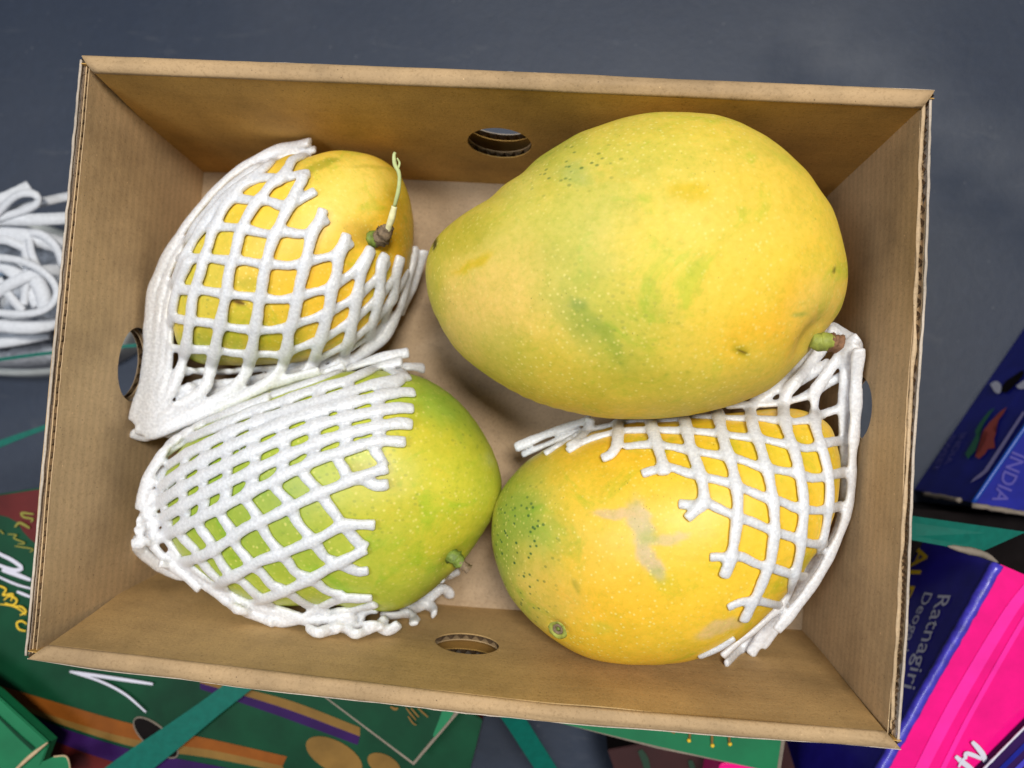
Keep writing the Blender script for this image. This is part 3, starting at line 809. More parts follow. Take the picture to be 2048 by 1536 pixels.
over1 = [
 [(620, 284), (590, 290), (555, 299), (515, 317), (468, 347), (432, 380), (398, 418), (365, 462), (340, 500), (318, 545), (304, 590), (299, 640), (297, 700), (293, 750), (280, 795), (266, 842, Z1)],
 [(632, 298), (600, 305), (560, 313), (520, 332), (480, 357), (445, 389), (412, 427), (380, 470), (355, 510), (334, 554), (320, 599), (314, 647), (311, 702), (306, 752), (294, 802), (274, 850, Z1)],
 [(500, 360), (460, 388), (427, 423), (398, 463), (372, 508), (352, 553), (337, 603), (329, 652), (325, 702), (318, 752), (305, 802), (282, 856, Z1)],
 [(378, 520), (358, 565), (346, 612), (342, 652), (338, 702), (331, 752), (318, 797), (292, 848, Z1)],
 [(600, 297), (560, 312), (516, 346), (484, 366), (471, 387), (450, 412), (433, 446), (423, 467), (417, 491), (407, 516), (402, 541), (390, 577), (384, 605), (381, 633), (377, 658), (373, 690), (367, 715), (362, 734), (352, 760), (343, 782), (330, 803), (308, 830), (280, 862, Z1)],
 [(622, 310), (588, 318), (576, 336), (561, 356), (541, 370), (528, 387), (508, 412), (491, 440), (480, 465), (474, 491), (468, 516), (460, 537), (456, 561), (453, 586), (446, 620), (440, 652), (434, 677), (430, 702), (424, 728), (418, 753), (409, 776), (386, 796), (354, 814), (320, 838), (285, 868, Z1)],
 [(605, 350), (603, 362), (592, 381), (585, 397), (574, 419), (560, 448), (549, 472), (540, 497), (532, 529), (527, 554), (522, 586), (518, 608), (515, 632), (510, 657), (507, 682), (502, 708), (496, 735), (483, 760), (457, 784), (420, 806), (370, 832), (320, 856), (290, 872, Z1)],
 [([(647, 417), (637, 444), (627, 461), (621, 480), (613, 516), (607, 542), (599, 573), (594, 602), (586, 640), (578, 665), (575, 690), (569, 718), (561, 740), (544, 760), (512, 780), (470, 800), (410, 826), (350, 852), (300, 870, Z1)]), {}],
 [(694, 466), (686, 491), (678, 510), (674, 542), (664, 580), (659, 612), (650, 649), (642, 676), (634, 702), (626, 727), (608, 753), (578, 777), (530, 798), (465, 822), (400, 846), (330, 866, .040)],
 [(743, 495), (736, 512), (724, 542), (719, 567), (713, 597), (709, 624), (704, 650), (698, 682), (688, 707), (670, 733), (642, 758), (596, 780), (530, 805), (460, 830)],
 [(773, 508), (763, 529), (762, 561), (759, 590), (752, 624), (743, 656), (737, 682), (722, 707), (702, 727), (679, 741), (640, 765), (580, 790)],
 [(802, 512), (794, 542), (792, 567), (786, 597), (779, 608), (770, 637), (756, 669), (745, 690), (725, 709), (698, 730), (660, 752)],
 [(829, 510), (825, 535), (815, 567), (806, 600), (798, 622), (784, 650), (768, 677), (745, 696), (715, 716)],
]
under1 = [
 ([(831, 492, .03), (829, 520, .028), (822, 560, .024), (812, 600), (800, 630)], {}), ([(850, 500, .026), (840, 535, .024), (829, 567, .022), (818, 592), (800, 630)], {}),
 [(478, 380), (505, 363), (530, 355), (569, 357), (594, 350), (621, 347)],
 [(433, 400), (450, 398), (475, 397), (516, 402), (541, 403), (561, 410), (589, 406), (613, 392), (632, 381)],
 [(385, 456), (401, 454), (420, 454), (451, 454), (477, 456), (499, 460), (531, 467), (551, 467), (575, 464), (594, 467), (617, 465), (639, 448), (657, 437)],
 [(356, 516), (388, 517), (413, 516), (439, 519), (464, 521), (493, 522), (524, 528), (556, 529), (575, 531), (604, 526), (632, 519), (664, 511), (688, 495), (706, 483)],
 [(356, 578), (388, 581), (407, 581), (439, 586), (464, 589), (493, 592), (518, 595), (556, 599), (588, 595), (620, 586), (651, 578), (683, 561), (709, 542), (728, 518), (741, 500)],
 [(348, 636), (380, 642), (411, 645), (437, 649), (468, 656), (503, 659), (535, 660), (567, 656), (599, 645), (630, 636), (668, 619), (690, 607), (715, 592), (738, 572), (760, 548), (776, 520)],
 [(344, 696), (373, 699), (405, 699), (437, 701), (468, 706), (503, 708), (535, 708), (561, 709), (592, 698), (624, 686), (663, 668), (695, 647), (721, 628), (746, 605), (767, 584), (788, 556), (803, 525)],
 [(352, 747), (380, 742), (411, 743), (443, 744), (475, 742), (503, 740), (535, 737), (567, 735), (599, 726), (630, 719), (662, 705), (690, 690), (715, 672), (742, 648), (768, 620), (795, 582), (815, 545)],
 [(350, 788), (373, 777), (405, 767), (437, 768), (481, 765), (520, 757), (560, 752), (600, 741), (640, 727), (680, 708), (720, 684), (755, 655), (785, 622)],
 [(352, 808), (385, 793), (430, 788), (480, 783), (530, 774), (580, 765), (630, 748), (680, 728), (725, 700), (765, 668)],
 ([(262, 866, .042), (300, 872, .040), (345, 858), (400, 832), (450, 810), (510, 792), (570, 775), (640, 752), (690, 732)], {'lift': -.001}),
 ([(270, 858, .046), (300, 858, .044), (345, 838), (400, 813), (450, 796), (510, 779), (570, 760), (640, 742)], {}),
]
over1 = [(p[0], p[1]) if isinstance(p[0], list) else (p, {'rpx': 13.0}) if i < 4 else (p, {}) for i, p in enumerate(over1)]
make_net(m1, 'white foam net with a twisted end over the stalked yellow mango', over1, under1)

Z2 = .034
U = {
 'a': [(805, 722), (767, 730), (730, 745), (690, 762), (620, 782), (550, 808), (500, 824), (452, 846), (401, 867), (350, 893), (315, 925), (292, 960), (282, 1000)],
 'b': [(814, 752), (780, 760), (738, 771), (685, 789), (620, 808), (550, 830), (500, 848), (452, 868), (405, 892), (352, 920), (316, 950), (288, 985), (280, 1020)],
 'c': [(830, 785), (795, 785), (725, 800), (656, 817), (593, 836), (540, 857), (482, 883), (430, 908), (386, 931), (347, 955), (312, 985), (283, 1020)],
 'd': [(828, 817), (790, 816), (722, 829), (656, 844), (596, 864), (539, 889), (481, 915), (430, 940), (383, 965), (348, 985), (312, 1012), (278, 1044)],
 'e': [(826, 849), (790, 847), (722, 860), (659, 877), (599, 900), (540, 926), (481, 953), (429, 977), (387, 1000), (354, 1019), (318, 1040), (272, 1066)],
 'f': [(812, 884), (765, 882), (727, 889), (695, 901), (657, 911), (619, 926), (599, 936), (567, 951), (535, 968), (503, 983), (472, 1000), (436, 1017), (392, 1040), (361, 1056), (335, 1070), (297, 1082), (264, 1088)],
 'g': [(776, 934), (740, 946), (708, 957), (676, 972), (638, 987), (600, 1005), (567, 1021), (529, 1040), (492, 1056), (452, 1084), (414, 1107), (376, 1122), (345, 1130), (318, 1128)],
 'h': [(751, 1050), (720, 1049), (685, 1051), (641, 1075), (596, 1094), (558, 1110), (522, 1121), (490, 1140), (452, 1160), (425, 1177), (408, 1172)],
 'i': [(733, 1099), (698, 1116), (666, 1132), (622, 1157), (571, 1182), (520, 1201), (490, 1214), (474, 1220), (464, 1208)],
 'j': [(745, 1196), (720, 1197), (686, 1197), (647, 1212), (608, 1236), (569, 1245), (545, 1240), (538, 1226)],
 'k': [(756, 1222), (735, 1222), (696, 1241), (666, 1256), (637, 1265), (614, 1256)],
 'l': [(774, 1236), (754, 1249), (715, 1268), (692, 1258)],
 'm': [(799, 1247), (776, 1262), (756, 1254)],
 'n': [(540, 793), (490, 812), (440, 832), (395, 853), (350, 880), (320, 912), (300, 945)],
}
over2 = [(U[k], {'rpx': 13.2}) if k in 'abcden' else (U[k], {'rpx': 12.4}) for k in 'abcdefghijklmn']
over2.append(([(818, 705, .03), (780, 711, .033), (740, 722), (690, 740), (640, 758), (590, 775), (540, 792)], {'lift': -.0012}))
def zz(*p): return list(p)
under2 = [
 ([(848, 737, .022), (820, 733, .028), (792, 736)], {}),
 [(799, 740), (815, 760)], 
 [(770, 738), (800, 752), (790, 768), (764, 778), (757, 807), (754, 838), (760, 870), (750, 898), (760, 915), (769, 933)],
 [(700, 768), (695, 797), (687, 821), (690, 851), (693, 886), (676, 915), (686, 935), (700, 958), (727, 960), (752, 971), (778, 968)],
 [(640, 786), (630, 815), (623, 838), (629, 869), (629, 907), (608, 943), (622, 965), (638, 981), (653, 1005), (668, 1025), (683, 1046), (698, 1064), (717, 1085), (736, 1094)],
 [(575, 808), (571, 833), (565, 860), (570, 892), (567, 934), (552, 972), (566, 992), (583, 1010), (590, 1035), (603, 1055), (619, 1072), (634, 1092), (650, 1114), (672, 1124), (691, 1133), (717, 1143), (738, 1141)],
 [(515, 830), (512, 854), (509, 886), (511, 918), (506, 962), (493, 997), (505, 1018), (519, 1040), (530, 1066), (543, 1085), (558, 1102), (575, 1122), (591, 1144), (611, 1153), (632, 1165), (653, 1181), (686, 1191)],
 [(462, 855), (459, 879), (455, 911), (456, 943), (453, 987), (443, 1027), (454, 1048), (469, 1070), (472, 1090), (486, 1108), (503, 1128), (525, 1148), (543, 1169), (564, 1178), (583, 1190), (606, 1205), (630, 1213)],
 [(416, 880), (412, 902), (406, 935), (407, 969), (408, 1009), (399, 1050), (411, 1070), (425, 1090), (438, 1118), (448, 1135), (464, 1152), (484, 1163), (500, 1178), (518, 1193), (549, 1214), (579, 1226), (602, 1236)],
 [(372, 900), (370, 925), (364, 958), (367, 991), (372, 1029), (361, 1065), (375, 1085), (392, 1102), (406, 1126), (420, 1143), (438, 1161), (455, 1182), (470, 1196), (492, 1209), (526, 1214), (549, 1230)],
 [(330, 940), (325, 970), (326, 1005), (338, 1045), (330, 1070), (343, 1092), (358, 1112), (378, 1138), (395, 1155), (414, 1172), (432, 1188), (455, 1206)],
 [(300, 985), (296, 1020), (306, 1055), (303, 1085), (318, 1105), (335, 1124), (355, 1142), (378, 1160), (400, 1180)],
 ([(276, 1072, Z2), (284, 1096, .03), (300, 1116), (325, 1134), (352, 1148), (378, 1152), (395, 1168)], {}),
 ([(268, 1092, Z2), (285, 1108, .03), (310, 1124), (345, 1140), (372, 1146)], {}),
 [(335, 1105), (400, 1150), (460, 1190), (530, 1222), (600, 1240)],
 [(360, 1115), (430, 1168), (500, 1207), (570, 1232), (640, 1246)],
 [(405, 1165), (440, 1190), (470, 1216), (510, 1232), (545, 1246)],
 [(610, 1208), (647, 1222), (686, 1222), (735, 1213), (752, 1208)],
 [(610, 1245), (650, 1240), (690, 1236), (730, 1234)],
 [(640, 1262), (690, 1256), (740, 1250), (770, 1250)],
 ([(760, 1230), (790, 1231), (813, 1226, .022), (829, 1234, .018), (827, 1248, .015)], {}),
 ([(800, 1222), (823, 1218), (848, 1208, .018), (866, 1216, .014), (868, 1229, .012)], {}),
 ([(835, 1206), (856, 1195), (881, 1178, .016), (897, 1184, .012), (899, 1194, .010)], {}),
 ([(885, 1162), (901, 1150, .014), (920, 1143, .014)], {'rpx': 8}),
]
under2 = [(p[0], {'rpx': 12.5, **p[1]}) if isinstance(p[0], list) else (p, {'rpx': 12.5}) for p in under2]
make_net(m2, 'white foam net with tightly gathered strands over the green mango', over2, under2)

Z3 = .052
over3 = [
 [(1181, 836), (1175, 857), (1158, 878), (1137, 894)],
 [(1236, 838), (1236, 870), (1232, 893), (1221, 909), (1203, 917)],
 [(1300, 838), (1306, 863), (1316, 895), (1324, 921), (1328, 950)],
 [(1368, 836), (1376, 870), (1384, 902), (1396, 933), (1404, 962), (1408, 988), (1405, 1006), (1391, 1021), (1373, 1038)],
 [(1434, 820), (1441, 851), (1450, 889), (1461, 921), (1469, 952), (1474, 980), (1476, 1008), (1475, 1033), (1471, 1065), (1467, 1092), (1462, 1118), (1455, 1137), (1447, 1156)],
 [(1640, 700, .05), (1613, 722, .05), (1582, 754, .052), (1550, 779, .054), (1518, 798), (1502, 814), (1503, 837), (1509, 863), (1521, 894), (1530, 926), (1539, 958), (1545, 992), (1549, 1027), (1550, 1059), (1546, 1091), (1541, 1124), (1531, 1150), (1518, 1182), (1505, 1207), (1487, 1243)],
 [(1672, 655, .05), (1650, 690, .052), (1625, 722, .054), (1600, 752, .056), (1575, 784), (1568, 808), (1568, 830), (1573, 855), (1582, 882), (1592, 913), (1600, 948), (1606, 985), (1608, 1025), (1603, 1067), (1601, 1103), (1593, 1137), (1582, 1175), (1569, 1201), (1546, 1227), (1510, 1259), (1478, 1283), (1444, 1313)],
 [(1718, 674, .062), (1700, 686, .06), (1677, 716, .058), (1651, 752, .058), (1632, 780), (1629, 800), (1630, 824), (1632, 856), (1642, 888), (1651, 920), (1658, 952), (1660, 992), (1656, 1029), (1651, 1061), (1642, 1092), (1630, 1124), (1608, 1152), (1585, 1188), (1557, 1227), (1528, 1266), (1500, 1310, .035)],
 [(1712, 688, .062), (1698, 708, .06), (1693, 735, .058), (1690, 765, .058), (1689, 800, .056), (1686, 832), (1686, 862), (1686, 900), (1688, 945), (1688, 985), (1688, 1018), (1681, 1048), (1668, 1078), (1652, 1112), (1626, 1158), (1596, 1198), (1562, 1240), (1536, 1274), (1520, 1292, .035)],
 [(1718, 696, .066), (1713, 756, .062), (1711, 834, .06), (1705, 912, .058), (1702, 980, .056), (1695, 1020), (1684, 1056), (1668, 1093), (1650, 1130), (1618, 1180), (1586, 1222), (1552, 1262)],
]
under3 = [
 ([(1660, 650, .046), (1690, 668, .05), (1715, 690, .055), (1712, 740, .054), (1707, 800, .053), (1705, 850, .052), (1702, 910, .052), (1700, 970, .05), (1690, 1030)], {}),
 ([(1700, 700, .054), (1698, 760, .054), (1694, 820, .053), (1692, 880, .052), (1692, 930)], {}),
 ([(1030, 896, .034), (1086, 871, .036), (1137, 853, .040), (1182, 838, .044)], {'rpx': 11}),
 ([(1044, 908, .032), (1095, 888, .036), (1130, 873, .040), (1165, 858)], {'rpx': 10}),
 [(1089, 908), (1118, 890), (1143, 876), (1175, 860), (1226, 850), (1270, 843), (1330, 841), (1375, 838)],
 [(1134, 902), (1169, 883), (1200, 872), (1245, 862), (1296, 860), (1360, 861), (1398, 863), (1436, 867), (1480, 873), (1518, 877), (1556, 885), (1588, 892), (1620, 896), (1651, 886), (1685, 881), (1705, 878, .054)],
 [(1249, 893), (1296, 889), (1341, 893), (1385, 902), (1436, 910), (1480, 919), (1518, 933), (1556, 940), (1588, 946), (1626, 956), (1658, 951), (1688, 944), (1702, 940, .054)],
 [(1360, 834), (1410, 834), (1480, 837), (1524, 837), (1556, 841), (1588, 843), (1620, 838), (1651, 826), (1680, 817), (1704, 812, .055)],
 [(1450, 812), (1493, 809), (1537, 808), (1582, 801), (1613, 791), (1634, 779), (1664, 762, .055), (1690, 750, .056), (1710, 742, .056)],
 [(1283, 948), (1309, 940), (1341, 935), (1385, 949), (1436, 960), (1467, 969), (1492, 979), (1530, 995), (1562, 1003), (1594, 1016), (1632, 1021), (1658, 1018), (1686, 1010), (1698, 1004, .053)],
 [(1356, 1008), (1384, 1009), (1416, 1008), (1448, 1022), (1473, 1033), (1505, 1044), (1543, 1061), (1581, 1073), (1610, 1084), (1630, 1088), (1650, 1088)],
 [(1419, 1114), (1451, 1114), (1482, 1113), (1514, 1128), (1546, 1136), (1578, 1147), (1598, 1152), (1612, 1153)],
 [(1455, 1216), (1480, 1205), (1514, 1202), (1540, 1207), (1562, 1212)],
 ([(1399, 1314, .018), (1438, 1296, .018), (1470, 1276, .02)], {}),
 ([(1452, 1327, .03), (1477, 1302, .032), (1515, 1270)], {}),
 [(1560, 780, .052), (1590, 768, .053), (1630, 745, .055), (1660, 722, .056)],
 ([(1570, 700, .04), (1600, 690, .044), (1640, 672, .048), (1668, 652, .048)], {}),
 ([(1520, 790, .05), (1560, 752, .048), (1600, 712, .046), (1640, 676, .046)], {}),
]
over3 = [(p[0], p[1]) if isinstance(p[0], list) else (p, {'rpx': 13.2}) if i >= 8 else (p, {}) for i, p in enumerate(over3)]
make_net(m4, 'white foam net on the right end of the golden mango under the big one', over3, under3)

# ------------------------------------------------------------------ surroundings
C_GREEN = simple('green_print', (0.0023, 0.0420, 0.0165), .46, .3, 30, .22, .05)  # darkened so the colour holds the shade round the box
C_GREEN2 = simple('bright_green_print', (0.0048, 0.1520, 0.0560), .42, .2, 30, .5, .05)
C_DGREEN = simple('dark_green_print', (.004, .030, .012), .5, .3, 30, .5, .05)
C_RED = simple('maroon_print', (0.0900, 0.0090, 0.0075), .42, .3, 30, .22, .05)
C_ORANGE = simple('orange_print', (0.1950, 0.0553, 0.0052), .5, .2, 60, .2, .05)
C_TAN = simple('gold_print', (0.1860, 0.0992, 0.0217), .5, .2, 60, .2, .05)
C_PURP = simple('purple_print', (0.0245, 0.0042, 0.0630), .5, .2, 60, .2, .05)
C_MAG = simple('magenta_print', (.80, .002, .20), .30, .12, 60, .5, .12, .4)
C_PINK = simple('pink_print', (.88, .02, .32), .30, .10, 60, .5, .1, .4)
C_BLUE = simple('deep_blue_print', (.020, .014, .26), .30, .2, 60, .5, .1, .4)
C_BLUE2 = simple('blue_print', (.010, .014, .21), .42, .2, 60, .2, .05)
C_LBLUE = simple('edge_blue', (.05, .04, .40), .34, .3, 200, .5, .5, .3)
C_YEL = simple('yellow_ink', (.75, .48, .02), .4, .05, 60, .5, 0)
C_DYEL = simple('dull_yellow_ink', (0.2100, 0.1890, 0.0140), .4, .1, 60, .5, 0)
C_WHT = simple('white_ink', (.60, .58, .66), .4, .05, 60, .5, 0)
C_LILAC = simple('lilac_ink', (.30, .26, .50), .4, .05, 60, .5, 0)
C_DLIL = simple('faded_ink', (.06, .05, .26), .4, .05, 60, .5, 0)
C_BLACK = simple('dark_inside', (.008, .006, .006), .8, .3, 60, .05, .1)  # near-black: dark carton sides, and shade painted in holes and gaps
K_DK = kraft('carton_edge', (.22, .18, .14), (100, 100, 100), .4)
C_STRAP = simple('teal_strap', (0.0022, 0.1080, 0.0792), .45, .12, 300, .25, .4, dist=.0002)

def carton(name, label, top_px, z, height, topm, sidem, group=None, bevel=.0008):
    P = [at(x, y, z) for x, y in top_px]
    c = sum(P, Vector()) / len(P)
    root = thing(name, label, 'carton', (c.x, c.y, z - height), group)
    n = len(P)
    slab('lid', P, .0016, topm, root, bevel=.0005)
    Q = [c + (q - c) * .998 for q in P]
    V = [(q.x, q.y, z - .0015) for q in Q] + [(q.x, q.y, z - height) for q in Q]
    Fc = [(i, (i+1) % n, n + (i+1) % n, n + i) for i in range(n)] + [tuple(range(n, 2*n))]
    mesh('body', V, Fc, sidem, root, smooth=False)
    return root
GR = 'cartons standing round the box'
# green carton under the front left corner
gz = -.018
g1 = carton('green_carton', 'dark green printed carton lying under the near left corner of the box', [(-260, 1027), (80, 975), (250, 960), (965, 1440), (900, 1700), (-330, 1720)], gz, .10, C_GREEN, C_RED, GR)
band('printed_band', [(-260, 1030), (0, 991), (80, 979), (200, 966)], [(-260, 1010), (0, 1030), (60, 1078), (180, 1170)], gz + .0003, C_RED, g1)
band('printed_band', [(-120, 1335), (0, 1371), (100, 1401), (265, 1448), (420, 1478), (574, 1513)], [(-120, 1358), (0, 1392), (100, 1430), (265, 1478), (420, 1500), (565, 1532)], gz + .0003, C_ORANGE, g1)
band('printed_band', [(-120, 1358), (0, 1392), (100, 1430), (265, 1478), (420, 1500), (565, 1532)], [(-120, 1366), (0, 1400), (100, 1441), (265, 1493), (420, 1516), (570, 1545)], gz + .0003, C_TAN, g1)
band('printed_band', [(-120, 1372), (0, 1403), (100, 1447), (265, 1500), (360, 1518), (500, 1545)], [(-120, 1392), (0, 1428), (100, 1478), (215, 1520), (330, 1548), (500, 1600)], gz + .0003, C_PURP, g1)
band('printed_band', [(-120, 1392), (0, 1428), (100, 1478), (215, 1520), (330, 1548)], [(-120, 1480), (0, 1520), (80, 1560), (160, 1600), (260, 1640)], gz + .0003, C_RED, g1)
band('printed_band', [(400, 1356), (520, 1385), (600, 1408), (720, 1455)], [(400, 1366), (510, 1398), (590, 1424), (720, 1473)], gz + .0003, C_TAN, g1)
band('printed_band', [(400, 1366), (510, 1398), (590, 1424), (720, 1473)], [(400, 1378), (500, 1412), (580, 1440), (715, 1490)], gz + .0003, C_PURP, g1)
for ex, ey, ax, ay, an in ((668, 1512, 62, 30, 28), (768, 1530, 36, 20, 28)):
    pts = []
    for k in range(24):
        t = 2*math.pi*k/24; x, y = ax*math.cos(t), ay*math.sin(t); a = math.radians(an)
        pts.append((ex + x*math.cos(a) - y*math.sin(a), ey + x*math.sin(a) + y*math.cos(a)))
    decal('printed_mango', pts, gz, C_TAN, g1)
# hand hole in the carton lid: its shaded opening painted as a black patch, with a board rim
hp = []
for k in range(28):
    t = 2*math.pi*k/28; x, y = 42*math.cos(t), 36*math.sin(t)
    hp.append((312 + x + y*.4, 1475 + y + x*.45))
decal('hand_hole_shade', hp, gz + .0003, C_BLACK, g1)
V, Fc = tube_data([at(x, y, gz + .0004) for x, y in hp + hp[:1]], .0005, 6, .1)
mesh('hole_rim', V, Fc, K_DK, g1)
def strokes(parent, lst, mat, z, name='lettering', up=(0, 0, 1), th=.0002):
    V, Fc = [], []
    for pts, w_ in lst:
        C = cr(pts, max(10, len(pts)*6)); n = len(C)
        z += .00025
        P = [at(x, y, z) for x, y in C]
        ws = [w_ / F * .36 * (.35 + .65 * math.sin(math.pi * min(1, max(0, (i + 1) / (n + 1)))) ** .5) for i in range(n)]
        v, f = ribbon_data(P, ws, up, th); o = len(V); V += v; Fc += [tuple(a + o for a in q) for q in f]
    o = mesh(name, V, Fc, mat, parent, smooth=False); o['kind'] = 'stuff'; return o
strokes(g1, [([(-30, 1090), (0, 1108), (24, 1120), (44, 1136), (28, 1140), (0, 1131), (-30, 1120)], 8), ([(4, 1140), (30, 1148), (62, 1160)], 9), ([(-10, 1150), (31, 1168), (66, 1178)], 5), ([(34, 1183), (62, 1194)], 6),
             ([(140, 1343), (200, 1352), (306, 1368)], 7), ([(140, 1343), (200, 1362), (250, 1388), (292, 1424)], 5)], C_WHT, gz + .0005)
strokes(g1, [([(-10, 1168), (12, 1178), (6, 1190), (26, 1188), (22, 1202)], 4), ([(8, 1200), (20, 1192), (34, 1200), (26, 1210), (10, 1206)], 4), ([(0, 1208), (26, 1212), (44, 1222), (52, 1230)], 3),
             ([(30, 1212), (44, 1214), (52, 1224), (40, 1230)], 4), ([(52, 1262), (38, 1258), (34, 1246), (44, 1242), (54, 1248)], 4)], C_YEL, gz + .0006)
strokes(g1, [([(0, 1060), (8, 1068)], 3), ([(16, 1068), (34, 1070), (28, 1076), (50, 1086), (36, 1088)], 3), ([(30, 1092), (66, 1098), (60, 1104)], 3)], C_DYEL, gz + .0006)
strokes(g1, [([(68, 1028), (44, 1026), (48, 1034), (66, 1038), (62, 1044)], 5), ([(60, 1056), (40, 1046), (30, 1054)], 6)], C_DYEL, gz + .0007)
# folded green cartons directly under the box
def flatcarton(label, px, z, mat, parts=()):
    P = [at(x, y, z) for x, y in px]; c = sum(P, Vector()) / len(P)
    root = thing('folded_carton', label, 'folded carton', (c.x, c.y, z - .004), 'folded green cartons under the box')
    slab('printed_sheet', P, .0008, mat, root)
    slab('board', [Vector((q.x, q.y, z - .0009)) + (q - c).normalized() * .0020 for q in P], .0028, K_DK, root)
    return root
f1 = flatcarton('green folded carton whose corner points down at the near edge of the box', [(652, 1394), (735, 1300), (960, 1360), (907, 1427), (826, 1524)], -.0042, C_GREEN)
band('printed_band', [(907, 1400), (907, 1427), (868, 1476)], [(885, 1400), (884, 1422), (866, 1470)], -.0038, C_GREEN2, f1, 10)
strokes(f1, [([(781, 1413), (790, 1418), (796, 1416)], 5), ([(812, 1415), (822, 1428), (832, 1440)], 3), ([(822, 1416), (838, 1434)], 3), ([(816, 1432), (826, 1446), (833, 1450)], 3), ([(836, 1416), (856, 1434)], 3)], C_TAN, -.0036)
f2 = flatcarton('bright green folded carton sticking out under the near right of the box', [(1090, 1420), (1540, 1400), (1562, 1484), (1553, 1545), (1322, 1494), (1128, 1448)], -.0042, C_GREEN2)
strokes(f2, [([(1342, 1462), (1350, 1466)], 4), ([(1380, 1462), (1379, 1478)], 4), ([(1424, 1464), (1424, 1488)], 4), ([(1458, 1466), (1459, 1486)], 4)], C_TAN, -.0036)
for x, y in ((1378, 1481), (1425, 1491), (1460, 1488)):
    V, Fc = tube_data([at(x, y, -.0036), at(x, y, -.0030)], .0009, 10); mesh('printed_dot', V, Fc, C_YEL, f2)
# plain carton carrying the box
s1 = carton('support_carton', 'dark carton hidden under the box, carrying it', [(460, 420), (1560, 470), (1500, 1290), (420, 1180)], -.0085, .1115, C_DGREEN, C_BLACK, GR)
# dark carton between
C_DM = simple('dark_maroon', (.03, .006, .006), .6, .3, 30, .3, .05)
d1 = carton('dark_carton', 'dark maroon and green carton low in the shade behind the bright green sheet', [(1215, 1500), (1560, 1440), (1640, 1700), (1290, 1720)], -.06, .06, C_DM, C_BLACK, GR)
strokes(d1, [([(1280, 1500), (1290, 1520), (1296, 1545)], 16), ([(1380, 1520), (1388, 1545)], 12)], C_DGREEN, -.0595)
# magenta carton with blue side
pz = -.006
A = at(2000, 1128, pz); B = at(1770, 1536, pz)
p1 = carton('magenta_carton', 'glossy magenta carton with a deep blue side beside the near right corner of the box', [(2000, 1128), (2300, 1258), (2080, 1760), (1655, 1735)], pz, .112, C_MAG, C_BLUE, GR)
ez = pz
def edge_line(s): return (2000 + (1770-2000)*s, 1128 + (1536-1128)*s)
dv = (B - A).normalized(); nrm = Vector((0, 0, 1)).cross(dv).normalized()
if nrm.dot(CAM - A) < 0: nrm = -nrm
P_ = [A.lerp(B, s) + Vector((0, 0, -.001)) + nrm*.0005 for s in np.linspace(0.004, 1.4, 60)]
V, Fc = tube_data(P_, .0026, 12, .18, 250); mesh('rounded_edge', V, Fc, C_LBLUE, p1)  # lighter blue paints the highlight along the ridge
e2 = at(2004, 1124, ez)
band('printed_band', [(2048, 1168), (2000, 1232), (1900, 1400), (1830, 1536), (1790, 1620)], [(2066, 1180), (2020, 1246), (1924, 1410), (1852, 1546), (1812, 1630)], pz + .0004, C_PINK, p1)
band('printed_band', [(2080, 1190), (2042, 1240), (1940, 1420), (1876, 1546)], [(2088, 1196), (2050, 1247), (1948, 1426), (1884, 1552)], pz + .0004, C_PINK, p1)
def side_pt(px, py): return at_plane(px, py, A + nrm * .0006, nrm)
def side_text(s, start, end, top, size_px, mat, bold=0.0, shear=0.0):
    o = side_pt(*start); e = side_pt(*end); t = side_pt(*top)
    ux = e - o; up_ = t - o
    uxn = ux.normalized(); size = (up_ - uxn * up_.dot(uxn)).length
    k = text_mesh('lettering', s, o, ux, up_, size * size_px, mat, p1, shear, bold)
    return k
side_text('Ratnagiri', (1878, 1186), (1808, 1370), (1914, 1190), 1.0, C_WHT, .005)
side_text('Deogad', (1850, 1182), (1788, 1328), (1878, 1184), .90, C_WHT, .004)
side_text('ALPHONSO', (1834, 1094), (1770, 1248), (1882, 1102), .83, C_YEL, .012)
strokes(p1, [([(1911, 1512), (1922, 1522), (1940, 1536), (1952, 1550)], 10), ([(1917, 1534), (1924, 1522), (1934, 1510)], 5), ([(1931, 1518), (1932, 1507), (1946, 1510), (1964, 1518)], 8), ([(1944, 1483), (1956, 1496), (1966, 1510), (1972, 1528)], 10)], C_WHT, pz + .0006)
# blue carton
bz = -.055
b1 = carton('blue_carton', 'blue printed carton with a green and orange emblem standing on the dark floor', [(1946, 1006), (2250, 562), (2560, 680), (2300, 1080)], bz, .065, C_BLUE2, C_BLUE2, GR)
bA = at(1946, 1006, bz); bB = at(2086, 801, bz); bd = (bB - bA).normalized(); bn = Vector((0, 0, 1)).cross(bd).normalized()
if bn.dot(CAM - bA) < 0: bn = -bn
def bs(px, py): return at_plane(px, py, bA + bn * .0006, bn)
def poly_on(name, pts, mat, parent, f, n=0):
    if n: pts = cr(pts + [pts[0]], n)[:-1]
    bm = bmesh.new(); vs = [bm.verts.new(f(x, y)) for x, y in pts]; fa = bm.faces.new(vs); bmesh.ops.triangulate(bm, faces=[fa])
    me = bpy.data.meshes.new(name); bm.to_mesh(me); bm.free(); return link(name, me, mat, parent, smooth=False)
C_LGRN = simple('emblem_green', (.004, .12, .05), .4, .05, 60, .5, 0); C_LORG = simple('emblem_orange', (.36, .045, .025), .4, .05, 60, .5, 0)
poly_on('emblem_green_stroke', [(1990, 815), (1978, 822), (1968, 834), (1958, 848), (1950, 862), (1952, 870), (1944, 885), (1930, 908), (1936, 918), (1950, 902), (1958, 880), (1956, 868), (1966, 850), (1974, 838), (1982, 826)], C_LGRN, b1, bs)
